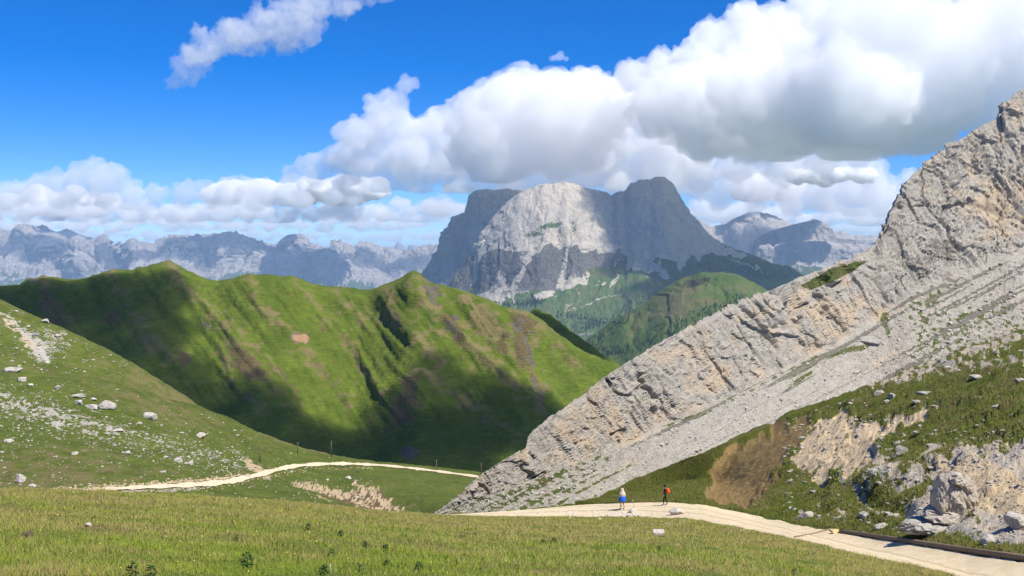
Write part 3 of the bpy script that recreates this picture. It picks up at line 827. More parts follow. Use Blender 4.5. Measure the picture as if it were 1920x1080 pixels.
# masks: R pale stone, G soil, B dry turf, A sandy
R = np.zeros(x.shape)
nm = fbm(np.stack([(x + 1.0 * y) / 17, (y - .55 * x) / 7, 0 * x + 28], -1), 3)
R += hill * (.52 + .6 * nf + .3 * nm) * sstep(1440, 1600, x) * sstep(770, 860, y)
R += hill * (.33 + .55 * nf + .35 * nm) * sstep(1560, 1700, x) * sstep(790, 690, y)
R += hill * (.45 + .7 * nm) * np.exp(-((n.T - 5) / .3) ** 2) * sstep(1540, 1660, x)
R += hill * .5 * inside(x, y, [(1760, 880), (1920, 830), (2000, 900), (1900, 1060), (1690, 1010), (1700, 960)], 15)
R += hill * .9 * stroke(x, y, [(1845, 912), (1880, 902), (1930, 885)], 4) + hill * 1.6 * inside(x, y, [(1846, 950), (1880, 938), (2000, 925), (2000, 965), (1860, 966)], 5)
for p in ([(1560, 985), (1600, 960), (1650, 935)], [(1640, 905), (1700, 880), (1760, 850)], [(1640, 970), (1700, 960), (1745, 958)], [(1600, 875), (1660, 870), (1720, 890)], [(1500, 960), (1530, 968), (1540, 975)]):
    R = np.maximum(R, hill * .8 * stroke(x, y, p, 9))
R -= hill * .45 * inside(x, y, [(1480, 780), (1560, 755), (1640, 735), (1720, 720), (1800, 700), (1920, 700), (1920, 800), (1820, 830), (1770, 800), (1760, 752), (1690, 765), (1640, 775), (1560, 765), (1500, 785)], 10) * (1 - sand)
R = np.where(sand > .3, np.maximum(R, 1.1 * sand), R)
R = np.where(brown > .3, R * (1 - brown), R)
for p, w_ in (([(1490, 905), (1540, 905), (1580, 935), (1520, 950)], 18), ([(1660, 825), (1720, 835), (1700, 870)], 16), ([(1600, 975), (1660, 985)], 12), ([(1640, 930), (1690, 940), (1730, 925)], 12)):
    R -= hill * .8 * stroke(x, y, p, w_) * (1 - sand)
Gm = hill * (1.0 * brown + .5 * inside(x, y, [(1318, 935), (1385, 955), (1460, 975), (1440, 930), (1480, 880), (1420, 900)], 12)) + .75 * mead * stroke(x, y, [(1330, 985), (1420, 1010), (1480, 1022), (1560, 1042), (1640, 1062), (1720, 1085)], 7) + .35 * mead * (nb > .25)
R += .8 * mead * stroke(x, y, [(1250, 985), (1300, 978), (1340, 982)], 5)
Bm = .35 + .45 * nb + mead * (.25 * sstep(1040, 960, y)) + hill * .1
Am = .5 * hill + hill * np.maximum(1.1 * sand * sstep(1800, 1730, x), 1.0 * inside(x, y, [(1760, 880), (1850, 880), (2000, 925), (2000, 965), (1780, 965)], 10))
m_near = ground_mat('meadow_turf', 45, green=((.10, .14, .02), (.14, .185, .03)), dry=(.21, .18, .07), soil=(.19, .135, .06), rock=((.44, .415, .365), (.32, .30, .265), (.56, .53, .48)), edge=.8, warm=(.52, .40, .235), bump=1.2, fine=1.2)
rsplit = 8 + 90 + 13
m_hill = ground_mat('hillside_turf', 100, green=((.085, .108, .018), (.12, .145, .028)), dry=(.17, .15, .06), soil=(.29, .20, .085), rock=((.45, .425, .375), (.33, .31, .275), (.57, .54, .49)), edge=.75, warm=(.52, .40, .245), bump=1.3)
net_mesh('meadow', n, m_near, (R, Gm, Bm, Am), 0, rsplit + 1)
net_mesh('rocky_hillside', n, m_hill, (R, Gm, Bm, Am), rsplit)
NET_NEAR = n

# road surface: a sheet over the bed, crowned a little, with ragged gravel edges
def road_sheet():
    m = NT('road_gravel')
    a, b, c = m.noise(.9, 5), m.noise(.09, 4, .7, off=3), m.noise(.03, 3, .7, off=5)
    col = m.mix(m.ramp(a, .35, .7), (.60, .485, .305), (.67, .565, .39))
    col = m.mix(m.ramp(b, .5, .72), col, (.50, .41, .27))
    col = m.mix(m.ramp(c, .58, .7, 0, .8), col, (.70, .64, .53))
    RR, GG, BB, AA = m.attr()
    w2 = m.noise(.35, 4, .6, off=7)
    col = m.mix(m.ramp(m.math('ADD', RR, m.math('MULTIPLY', m.math('SUBTRACT', w2, .5), 1.1)), .35, .9, 0, .75), col, (.40, .325, .21))
    col = m.mix(m.ramp(m.math('ADD', GG, m.math('MULTIPLY', m.math('SUBTRACT', w2, .5), 1.6)), .5, .75, 0, .9), col, (.16, .16, .06))
    m.bump(m.math('ADD', b, c), .7, .05)
    mat = m.done(col)
    ra = np.array(r2)
    xs = np.arange(835, 2400, 3.0)
    tt = np.linspace(0, 1, 36)
    jn = 5.0 * fbm(np.stack([xs / 30, 0 * xs, 0 * xs], -1), 3)
    jf = 3.0 * fbm(np.stack([xs / 25, 0 * xs + 9, 0 * xs], -1), 3)
    V = []
    sel = np.where((n.t >= 1.7) & (n.t <= 3.3))[0]
    tsel = n.t[sel]
    for i, xx in enumerate(xs):
        j = (xx - n.px[0]) / (n.px[1] - n.px[0])
        j0 = int(j)
        C = n.P[sel, j0] * (1 - (j - j0)) + n.P[sel, j0 + 1] * (j - j0)
        t0, t1 = 2.0 + .02 * jn[i], 3.0 + .015 * jf[i]
        ts = t0 + (t1 - t0) * tt
        pts = np.stack([np.interp(ts, tsel, C[:, k]) for k in range(3)], -1)
        pts[:, 2] += .035 + .05 * np.sin(np.pi * tt) - .05 * (np.abs(tt - .5) > .48)
        V.append(pts)
    V = np.array(V)
    V[..., 2] += .018 * fbm(V / .8, 3)
    tw = np.repeat(tt[None], len(xs), 0)
    trk = np.exp(-((tw - .30) / .05) ** 2) + np.exp(-((tw - .66) / .05) ** 2)
    V[..., 2] -= .03 * trk
    edge_ = np.exp(-tw / .05) + np.exp(-(1 - tw) / .05) + .35 * np.exp(-((tw - .48) / .07) ** 2)
    o = mesh_from('gravel_road', V, grid_faces(V.shape[0], V.shape[1])[:, ::-1], mat, masks=(.9 * trk, .62 * edge_))
    tag(o, kind='structure')


road_sheet()


def path_sheet():
    m = plain_mat('path_gravel', (.60, .50, .35), .22, .8, bump=.4)
    cl = np.array([(128, 927), (160, 922), (220, 917), (300, 913), (360, 910), (420, 905), (460, 897), (500, 887), (540, 877), (580, 872), (640, 870), (700, 872), (760, 877), (820, 884), (880, 892), (940, 900)], float)
    wd = [(128, 5), (300, 7), (420, 10), (520, 8), (580, 6), (700, 4), (940, 3.4)]
    xs = np.arange(130, 940, 3.0)
    yc = pchip(cl[:, 0], cl[:, 1], xs)
    V = []
    for i, xx in enumerate(xs):
        w = np.interp(xx, [q[0] for q in wd], [q[1] for q in wd]) * (1 + .25 * math.sin(xx * .13) + .5 * float(perlin(np.array([[xx / 9, 0, 0]]))[0]))
        V.append([NET_SLOPE.at(xx, yc[i] + w * s) + np.array([0, 0, .12]) for s in (.5, .25, 0, -.25, -.5)])
    V = np.array(V)
    o = mesh_from('mountain_path', V, grid_faces(V.shape[0], 5)[:, ::-1], m)
    tag(o, kind='structure')


path_sheet()


# ================================================================== HAZE
def box_mesh(name, lo, hi):
    V = [(x, y, z) for x in (lo[0], hi[0]) for y in (lo[1], hi[1]) for z in (lo[2], hi[2])]
    return mesh_from(name, V, [[0, 1, 3, 2], [4, 6, 7, 5], [0, 4, 5, 1], [2, 3, 7, 6], [0, 2, 6, 4], [1, 5, 7, 3]], None, False)


def volume_mat(name, color, density, aniso=0.0):
    m = bpy.data.materials.new(name)
    m.use_nodes = True
    t = m.node_tree
    t.nodes.clear()
    out, v = t.nodes.new('ShaderNodeOutputMaterial'), t.nodes.new('ShaderNodeVolumePrincipled')
    v.inputs['Color'].default_value = (*color, 1)
    v.inputs['Density'].default_value = density
    v.inputs['Density Attribute'].default_value = ''
    v.inputs['Anisotropy'].default_value = aniso
    t.links.new(v.outputs[0], out.inputs['Volume'])
    return m


hz = box_mesh('haze', (-95000, -3000, GZ - 5), (95000, 125000, 535))
hz.data.materials.append(volume_mat('haze_air', (.47, .69, 1.0), 3.0e-5))
tag(hz, kind='stuff')

# ================================================================== THINGS
def icosphere(sub):
    bm = bmesh.new()
    bmesh.ops.create_icosphere(bm, subdivisions=sub, radius=1.0)
    bm.verts.ensure_lookup_table()
    V = np.array([v.co[:] for v in bm.verts])
    Fc = np.array([[v.index for v in f.verts] for f in bm.faces])
    bm.free()
    return V, Fc


ICO = {k: icosphere(k) for k in (1, 2, 4)}


def boulder_shape(seed, sub=4, flat=0.75, wide=1.2, planes=16, rough=.05):
    rs = np.random.RandomState(seed)
    V, Fc = ICO[sub]
    nrm = rs.normal(size=(planes, 3))
    nrm /= np.linalg.norm(nrm, axis=1)[:, None]
    h = rs.uniform(.68, 1.0, planes)
    dots = V @ nrm.T
    r = np.min(np.where(dots > .12, h / np.maximum(dots, .12), 9), axis=1)
    r = np.minimum(r, 1.25)
    P = V * r[:, None]
    if rough:
        P = P + V * (rough * ridged(V * 2.6 + seed, 3) + rough * .6 * perlin(V * 9 + seed))[:, None]
    return P * np.array([wide, 1.0, flat]), Fc


m_boulder = rock_mat('boulder_limestone', .045, a=(.47, .435, .38), b=(.33, .305, .27), c=(.57, .535, .475), moss=.35)
m_boulder_far = rock_mat('boulder_limestone_far', .10, a=(.52, .48, .42), b=(.38, .35, .31), c=(.62, .58, .52), moss=.2)
m_cream = rock_mat('cream_stone', .03, a=(.58, .53, .45), b=(.48, .43, .36), c=(.68, .64, .57), warm=.2)


def boulder(name, net, px, py, rpx, seed, label, group=None, mat=None, flat=.75, wide=1.2, rot=0.0, sink=.35, cat='boulder', tmax=99, planes=16, rough=.05):
    p = net.at(px, py + rpx * flat * .55, 0, tmax)
    r = rpx * p[1] / F
    V, Fc = boulder_shape(seed, 4, flat, wide, planes, rough)
    o = mesh_from(name, V * r, Fc, mat or m_boulder_far, True)
    o.data.set_sharp_from_angle(angle=math.radians(32))
    o.location = p + np.array([0, r * .5, r * flat * (1 - sink) * .75])
    o.rotation_euler = (0, 0, rot)
    return tag(o, label, cat, group)


B = 'boulders on the slope beside the path'
for i, (px, py, r, fl, w, lb) in enumerate([
        (20, 694, 13, .6, 1.5, 'pale grey boulder at the slope crest against the photo edge'),
        (47, 694, 10, .7, 1.1, 'grey boulder touching the wide boulder on the slope crest'),
        (39, 712, 9, .75, 1.1, 'cream boulder just below the pair on the slope crest'),
        (58, 722, 6, .8, 1.0, 'small stone downhill of the cream boulder'),
        (108, 727, 6, 1.0, .9, 'small pointed pale stone alone on grass above the boulder row'),
        (143, 742, 9, .6, 1.5, 'flat grey rock at the top of the boulder row'),
        (146, 755, 9, .8, 1.1, 'grey rock in the middle of the boulder row'),
        (170, 762, 11, .55, 1.5, 'low grey rock leaning on the largest boulder'),
        (195, 761, 15, .75, 1.25, 'largest grey boulder at the low end of the boulder row'),
        (174, 748, 6, .6, 1.3, 'small flat stone above the largest boulder'),
        (279, 781, 12, .85, 1.05, 'lone rounded boulder on grass right of the boulder row'),
        (261, 794, 5, .8, 1.1, 'small stone below the lone rounded boulder'),
        (374, 817, 9, .7, 1.2, 'lone pale boulder on grass above the path bend'),
        (334, 863, 8, .8, 1.1, 'beige boulder on grass above the middle of the path'),
        (356, 869, 6, .8, 1.1, 'small stone beside the beige boulder above the path'),
        (36, 899, 13, .8, .8, 'tall weathered stone near the left photo edge above the meadow'),
        (60, 911, 8, .5, 1.4, 'flat stone at the meadow edge below the tall stone'),
        (15, 826, 8, .6, 1.4, 'dark grey stone on the grass by the left photo edge'),
        (140, 850, 7, .6, 1.4, 'low pale rock in the middle of the grass slope'),
        (238, 849, 7, .6, 1.3, 'broken pale rock above the start of the path'),
        (220, 807, 8, .5, 1.5, 'pale rock lying in the band of stones'),
        (310, 857, 5, .6, 1.3, 'small pale rock left of the beige boulder above the path'),
        (463, 892, 5, .8, 1.1, 'grey stone at the foot of the orange scar'),
        (654, 896, 6, .6, 1.5, 'pale rock on grass below the far end of the path')]):
    big_far = px < 130 and py < 700
    boulder('boulder', NET_SLOPE, px, py, r * .9, 100 + i, lb, B, flat=fl, wide=w, rot=i * 1.3, sink=.55)
boulder('boulder', NET_UPPER, 83, 602, 6, 140, 'small pale boulder on the skyline of the upper slope', B, flat=.7)
boulder('boulder', NET_UPPER, 62, 628, 6, 141, 'pale rock beside the bare track on the upper slope', B, flat=.6)
boulder('boulder', NET_UPPER, 107, 630, 5, 142, 'tan rock right of the bare track on the upper slope', B, flat=.8)

H = 'rocks on the hillside beyond the road'
HILL = [(1694, 846, 15, .9, 1.15, 'rounded grey boulder standing alone on the rocky hillside'),
        (1640, 884, 14, .6, 1.5, 'pale flat rock below the sandy scar'),
        (1715, 888, 15, .55, 1.6, 'pale broken rock below the rounded boulder'),
        (1655, 988, 14, .8, 1.15, 'grey boulder above the log at the roadside'),
        (1858, 1012, 18, .7, 1.3, 'grey boulder with a dark hollow near the log'),
        (1912, 978, 26, .9, 1.0, 'big grey rock cut by the right photo edge'),
        (1833, 706, 12, .6, 1.4, 'pale rock on the turf high on the hillside'),
        (1648, 737, 10, .8, 1.1, 'grey stone on the hillside crest, one of a pair'),
        (1674, 742, 9, .7, 1.3, 'lower grey stone in the pair on the hillside crest'),
        (1740, 737, 13, .4, 1.8, 'long flat white rock on the hillside crest'),
        (1775, 690, 8, .7, 1.3, 'small pale rock at the scree edge of the hillside'),
        (1515, 968, 16, .7, 1.4, 'rough pale rock at the foot of the green bank by the road'),
        (1625, 967, 16, .45, 1.7, 'low pale slab between the road and the rock tower'),
        (1870, 762, 8, .6, 1.4, 'small white rock on the dark turf right of the sandy scar'),
        (1912, 713, 9, .8, 1.1, 'grey rock on turf at the right photo edge')]
for i, (px, py, r, fl, w, lb) in enumerate(HILL):
    boulder('boulder', NET_NEAR, px, py, r * .8, 200 + i, lb, H, mat=m_boulder, flat=fl, wide=w, rot=i * 1.7, sink=.6)
boulder('boulder', NET_ROCK, 1632, 641, 17, 230, 'large grey block lying at the foot of the rock wall', H, mat=rock_mat('block_limestone', .12), flat=.5, wide=1.6, tmax=1.97)


# the rock tower by the road: piled faces on a broad footing
def tower():
    root = bpy.data.objects.new('rock_tower', None)
    link(root)
    p = NET_NEAR.at(1800, 975)
    root.location = p
    u = .86 * p[1] / F
    m = rock_mat('tower_limestone', .035, a=(.47, .42, .35), b=(.36, .32, .26), c=(.56, .52, .46), warm=.6)
    for nm, dx, dz, r, fl, w, sd, rot in (('pillar', -34, 32, 24, 1.5, .6, 304, .2), ('pillar', -14, 42, 28, 1.6, .8, 302, .9), ('pillar', 12, 50, 26, 1.5, .8, 303, 2.2), ('pillar', 34, 36, 25, 1.4, .9, 307, .4),
                                          ('cap', 2, 84, 20, .7, 1.4, 305, 1.1), ('footing', 42, 6, 24, .75, 1.2, 306, 2.9), ('footing', -8, 4, 40, .5, 1.4, 301, .3), ('pillar', 24, 66, 18, 1.0, 1.0, 308, 1.0)):
        V, Fc = boulder_shape(sd, 4, fl, w, 20, .12)
        o = mesh_from(nm, V * r * u, Fc, m, True, root)
        o.data.set_sharp_from_angle(angle=math.radians(30))
        o.location = (dx * u, .6 + (dx % 7) * .06, dz * u)
        o.rotation_euler = (0, 0, rot)
    tag(root, 'beige rock tower of leaning pillars beside the pale path', 'rock')


tower()
boulder('rock_slab', NET_NEAR, 1755, 990, 46, 320, 'broad tilted pale slab of rock below the rock tower', None, m_boulder, .36, 1.3, .4, .55, 'rock', planes=22, rough=.12)
boulder('boulder', NET_NEAR, 1271, 962, 12, 330, 'white oval boulder on the near edge of the road', None, m_cream, .62, 1.35, .2, .1, tmax=2.4, planes=26, rough=.02)
boulder('boulder', NET_NEAR, 1185, 960, 7, 331, 'pale stone at the roadside below the thin stake', None, m_cream, .7, 1.2, .5, .25, tmax=2.4)
boulder('boulder', NET_NEAR, 1567, 998, 8, 332, 'yellowish stone at the end of the long log', None, plain_mat('yellow_stone', (.55, .45, .22), .25, .1, bump=.5), .7, 1.4, .2, .2, tmax=3.1)
boulder('boulder', NET_NEAR, 165, 985, 6, 333, 'small round white stone lying in the meadow', None, m_cream, .7, 1.1, .2, .2, planes=26, rough=.02)
boulder('boulder', NET_NEAR, 50, 1004, 9, 334, 'dark brown clod in the meadow grass', None, plain_mat('clod_soil', (.10, .075, .05), .4, .08, bump=.6), .55, 1.3, .2, .3)
bm = bmesh.new()
p = NET_NEAR.at(1235, 1008)
u = p[1] / F
V = [(-11, -3, 2), (10, -4, 2), (12, 6, 4.2), (-9, 7, 4.5)]
vt = [bm.verts.new((a * u, b * u * 2, c * u + .03)) for a, b, c in V] + [bm.verts.new((a * u, b * u * 2, c * u - .09)) for a, b, c in V]
for f in ((0, 1, 2, 3), (7, 6, 5, 4), (0, 4, 5, 1), (1, 5, 6, 2), (2, 6, 7, 3), (3, 7, 4, 0)):
    bm.faces.new([vt[k] for k in f])
bmesh.ops.bevel(bm, geom=bm.edges[:], offset=.015, segments=2, affect='EDGES')
me = bpy.data.meshes.new('stone_slab')
bm.to_mesh(me)
bm.free()
me.materials.append(m_cream)
o = link(bpy.data.objects.new('stone_slab', me))
o.location = p + np.array([0, 0, .16])
tag(o, 'flat white stone slab lying in the green meadow', 'stone')


# ---- loose stones too many to count
def stones(name, net, spots, mat, label_kind='stuff', sub=1, tmax=99):
    rs = np.random.RandomState(len(spots))
    V, Fc = ICO[sub]
    Vs, Fs = [], []
    for k, (px, py, r) in enumerate(spots):
        p = net.at(px, py, 0, tmax)
        rr = r * p[1] / F
        q = V * (1 + .35 * rs.uniform(-1, 1, (len(V), 1))) * rr * np.array([rs.uniform(.9, 1.7), rs.uniform(.8, 1.3), rs.uniform(.4, .8)])
        a = rs.uniform(0, 6.28)
        c, s = math.cos(a), math.sin(a)
        q = np.stack([q[:, 0] * c - q[:, 1] * s, q[:, 0] * s + q[:, 1] * c, q[:, 2] + rr * .2], -1)
        Vs.append(q + p)
        Fs.append(Fc + k * len(V))
    o = mesh_from(name, np.concatenate(Vs), np.concatenate(Fs), mat, False)
    return tag(o, kind=label_kind)


rs = np.random.RandomState(3)
sp = []
while len(sp) < 1800:
    px, py = rs.uniform(-40, 700), rs.uniform(690, 935)
    line = np.interp(px, [-40, 0, 180, 440, 560, 700], [735, 750, 800, 862, 880, 890])
    w = math.exp(-((py - line - 8) / 26) ** 2) * (px < 470) + .12 + .5 * math.exp(-((px - 30) / 80) ** 2 - ((py - 790) / 60) ** 2)
    top = np.interp(px, [-40, 0, 213, 433, 520, 700], [692, 702, 724, 793, 838, 872])
    if py > top and rs.rand() < w:
        sp.append((px, py, min(5, .6 + rs.exponential(.62))))
stones('loose_stones', NET_SLOPE, sp, m_boulder_far)
sp = []
for k in range(520):
    px = rs.uniform(95, 450)
    sp.append((px, np.interp(px, [95, 160, 300, 420, 460], [921, 918, 908, 899, 890]) - abs(rs.normal(0, 3.5)), rs.uniform(.7, 1.9)))
for k in range(260):
    px = rs.uniform(160, 700)
    sp.append((px, np.interp(px, [160, 300, 420, 500, 580, 700], [925, 918, 911, 893, 877, 877]) + abs(rs.normal(0, 3)), rs.uniform(.6, 1.5)))
stones('path_bank_stones', NET_SLOPE, sp, plain_mat('tan_stone', (.52, .40, .25), .3, .5, bump=.5))
sp = []
while len(sp) < 260:
    px, py = rs.uniform(-20, 240), rs.uniform(575, 700)
    if py > np.interp(px, [0, 80, 157, 240], [566, 606, 640, 684]) and rs.rand() < .25 + .75 * math.exp(-((px - 90) / 40) ** 2 - ((py - 640) / 40) ** 2):
        sp.append((px, py, min(4, .8 + rs.exponential(.7))))
stones('upper_slope_stones', NET_UPPER, sp, m_boulder_far)
sp = []
while len(sp) < 1800:
    px, py = rs.uniform(1470, 1960), rs.uniform(640, 1040)
    top = np.interp(px, [1470, 1500, 1600, 1700, 1800, 1920], [790, 775, 742, 705, 662, 618])
    bot = np.interp(px, [1400, 1500, 1560, 1700, 1920], [955, 980, 990, 1010, 1042])
    turf = 1480 < px and py < np.interp(px, [1480, 1640, 1760, 1920], [800, 775, 800, 800]) and py > top + 10
    if top + 3 < py < bot and rs.rand() < (.06 if turf else .6):
        sp.append((px, py, min(7, 1.0 + rs.exponential(1.1))))
stones('hillside_stones', NET_NEAR, sp, m_boulder)
sp = [(rs.uniform(1060, 1200) if k % 4 else rs.uniform(1000, 1310), 0, 0) for k in range(420)]
sp = [(px, np.interp(px, [1000, 1300], [964, 968]) + rs.normal(-1, 2.2), min(3.8, 1.2 + rs.exponential(.8))) for px, _, _ in sp]
sp += [(px, np.interp(px, [1340, 1450, 1500, 1600, 1700], [981, 1004, 1014, 1039, 1061]) + rs.normal(0, 2), rs.uniform(.8, 2.4)) for px in rs.uniform(1340, 1700, 110)]
stones('roadside_rubble', NET_NEAR, sp, m_cream, tmax=2.6)
sp = []
for k in range(420):
    px = rs.uniform(900, 1920)
    y0, y1 = np.interp(px, a_rf[:, 0], a_rf[:, 1]), np.interp(px, [q[0] for q in r2], [q[1] for q in r2])
    sp.append((px, min(1079, rs.uniform(y0, y1)), rs.uniform(.4, 1.1) * (1 + .5 * (px > 1500))))
stones('road_pebbles', NET_NEAR, sp, m_cream, tmax=3.1)
sp = []
while len(sp) < 1600:
    px = rs.uniform(860, 1920)
    b = np.interp(px, [860, 950, 1050, 1180, 1300, 1400, 1500, 1600, 1700, 1800, 1920], [950, 925, 884, 834, 782, 730, 680, 632, 565, 520, 480])
    t = np.interp(px, [860, 1110, 1300, 1500, 1700, 1920], [966, 944, 858, 770, 697, 610])
    py = rs.uniform(b, t + 4)
    sp.append((px, py, min(4.5, .9 + rs.exponential(.7))))
stones('scree_stones', NET_ROCK, sp, m_boulder_far, tmax=1.99)


# ---- logs
def tube(name, pts, rad, mat, parent=None, seg=10, wob=.06, seed=0):
    pts = np.asarray(pts, float)
    rad = np.broadcast_to(rad, len(pts))
    V = []
    for i, p in enumerate(pts):
        t = pts[min(i + 1, len(pts) - 1)] - pts[max(i - 1, 0)]
        t /= np.linalg.norm(t)
        a = np.cross(t, (0, 0, 1) if abs(t[2]) < .9 else (1, 0, 0))
        a /= np.linalg.norm(a)
        b = np.cross(a, t)
        for k in range(seg):
            an = 2 * math.pi * k / seg
            r = rad[i] * (1 + wob * math.sin(k * 2.3 + seed + i * .4) + wob * .5 * math.sin(i * 1.7 + k))
            V.append(p + r * (a * math.cos(an) + b * math.sin(an)))
    n_ = len(pts)
    i = np.arange(n_ * seg).reshape(n_, seg)
    j = np.roll(i, -1, axis=1)
    fc = np.stack([i[:-1], j[:-1], j[1:], i[1:]], -1).reshape(-1, 4)
    V += [pts[0], pts[-1]]
    c0, c1 = n_ * seg, n_ * seg + 1
    caps = [[j[0, k], i[0, k], c0, c0] for k in range(seg)] + [[i[-1, k], j[-1, k], c1, c1] for k in range(seg)]
    me = bpy.data.meshes.new(name)
    me.from_pydata([tuple(v) for v in V], [], [tuple(map(int, f)) for f in fc] + [tuple(map(int, f[:3])) for f in caps])
    me.polygons.foreach_set('use_smooth', [True] * len(me.polygons))
    me.materials.append(mat)
    return link(bpy.data.objects.new(name, me), parent)


mw = NT('weathered_log_wood')
wa, wb = mw.noise(.35, 4, stretch=(1, 1, 1)), mw.noise(.03, 4, .7, off=2)
mw.bump(wb, .8, .02)
m_log = mw.done(mw.mix(mw.ramp(wb, .4, .65), mw.mix(wa, (.22, .16, .105), (.34, .27, .19)), (.13, .09, .06)))
xs = np.linspace(1576, 2060, 40)
pts = [NET_NEAR.at(v, np.interp(v, [1500, 1560, 1600, 1700, 1800, 1920, 2060], [983, 997.5, 1003, 1018.5, 1034.5, 1052, 1073]), 2.2, 3.6) + np.array([0, 0, .13]) for v in xs]
tag(tube('roadside_log', pts, np.linspace(.11, .155, 40), m_log, seed=2), 'long weathered brown log lying along the far edge of the gravel road', 'log')
pts = [NET_NEAR.at(v, np.interp(v, [1488, 1525, 1560], [1010, 1003, 993.5]), 1.9, 3.3) + np.array([0, 0, .07]) for v in np.linspace(1490, 1558, 14)]
tag(tube('drain_log', pts, .065, m_log, seed=5), 'thin brown log laid across the gravel road as a drain', 'log')

# ---- poles along the far path
m_pole = plain_mat('pole_wood', (.16, .13, .10), .3, .2)
PO = 'wooden poles along the mountain path'
for i, (px, y0, y1, lb) in enumerate([(487, 866, 838, 'thin wooden pole standing right above the orange scar'), (558, 850, 829, 'thin wooden pole on the grass above the path bend'),
                                      (621, 857, 827, 'tallest wooden pole on the shaded skyline above the path'), (818, 882, 862, 'wooden pole beside the far end of the path'),
                                      (902, 889, 868, 'wooden pole nearest the rock ridge on the far grass')]):
    b = NET_SLOPE.at(px, y0)
    h = (y0 - y1) * b[1] / F
    root = bpy.data.objects.new('wooden_pole', None)
    link(root)
    root.location = b
    tube('post', [(0, 0, -.3), (.01, 0, h * .5), (.03, 0, h)], [.13, .115, .10], m_pole, root, 7)
    tube('crossbar', [(-.45, 0, h * .93), (0, -.09, h * .93), (.45, 0, h * .93)], .05, m_pole, root, 6)
    tag(root, lb, 'pole', PO)
b = NET_NEAR.at(1189.5, 957, 2, 3)
root = bpy.data.objects.new('marker_stake', None)
link(root)
root.location = b
tube('stake', [(0, 0, -.1), (-.06, 0, .4), (-.13, 0, .78)], [.017, .015, .014], plain_mat('stake_wood', (.22, .17, .10), .3, .05), root, 6)
tube('tip', [(-.13, 0, .78), (-.145, 0, .88)], [.032, .03], plain_mat('white_paint', (.75, .75, .70), .1, .05), root, 8)
tag(root, 'thin leaning stake with a white tip beside the hiker in blue', 'stake')
b = NET_NEAR.at(619, 1080, 0, 2)
o = tube('white_stake', [b + np.array([0, 0, -.1]), b + np.array([.01, 0, .10]), b + np.array([.0, 0, .2])], [.009, .009, .008], plain_mat('pale_stake', (.42, .40, .33), .1, .05), None, 6)
tag(o, 'short pale stake sticking out of the foreground meadow', 'stake')


# ---- two huts on the valley floor
m_hut, m_roof = plain_mat('hut_wall', (.50, .46, .40), .2, 3), plain_mat('hut_roof', (.20, .17, .15), .3, 3)
for px, py, w, lb in ((1091, 629, 12, 'small hut with a grey roof in the valley, nearer the dark wood'), (1106, 628, 9, 'smaller hut in the valley right of the grey roofed hut')):
    b = NET_MASSIF.at(px, py)
    u = b[1] / F
    root = bpy.data.objects.new('alpine_hut', None)
    link(root)
    root.location = b
    L, D, hh, rh = w * u * .5, w * u * .35, 2.2 * u, 3.6 * u
    V = [(-L, -D, -u), (L, -D, -u), (L, D, -u), (-L, D, -u), (-L, -D, hh), (L, -D, hh), (L, D, hh), (-L, D, hh), (-L, 0, rh * .97), (L, 0, rh * .97)]
    me = bpy.data.meshes.new('wall')
    me.from_pydata(V, [], [(0, 1, 5, 4), (1, 2, 6, 9, 5), (2, 3, 7, 6), (3, 0, 4, 8, 7)])
    me.materials.append(m_hut)
    link(bpy.data.objects.new('wall', me), root)
    e = .5 * u
    V = [(-L - e, -D - e, hh - .3 * u), (L + e, -D - e, hh - .3 * u), (L + e, 0, rh), (-L - e, 0, rh), (-L - e, D + e, hh - .3 * u), (L + e, D + e, hh - .3 * u)]
    V += [(a, b2, c + .25 * u) for a, b2, c in V]
    me = bpy.data.meshes.new('roof')
    me.from_pydata(V, [], [(0, 3, 2, 1), (3, 4, 5, 2), (6, 7, 8, 9), (9, 8, 11, 10), (0, 1, 7, 6), (4, 10, 11, 5), (0, 6, 9, 3), (3, 9, 10, 4), (1, 2, 8, 7), (2, 5, 11, 8)])
    me.materials.append(m_roof)
    link(bpy.data.objects.new('roof', me), root)
    tag(root, lb, 'hut', 'huts on the valley pasture')


# ---- conifer woods far off
def conifers(name, net, spots, mat):
    rs = np.random.RandomState(11)
    Vs, Fs, k0 = [], [], 0
    for px, py, hpx in spots:
        p = net.at(px, py)
        h = hpx * p[1] / F
        for z0, z1, r in ((.08, .6, .24), (.35, .82, .18), (.6, 1.0, .12)):
            m_ = 7
            an = np.arange(m_) * 2 * math.pi / m_ + rs.rand() * 6
            rr = r * h * rs.uniform(.7, 1.3, m_)
            ring = np.stack([np.cos(an) * rr, np.sin(an) * rr, np.full(m_, z0 * h)], -1)
            Vs.append(np.concatenate([ring, [[0, 0, z1 * h]]]) + p)
            Fs.append(np.array([[a, (a + 1) % m_, m_] for a in range(m_)]) + k0)
            k0 += m_ + 1
    o = mesh_from(name, np.concatenate(Vs), np.concatenate(Fs), mat, False)
    return tag(o, kind='stuff')


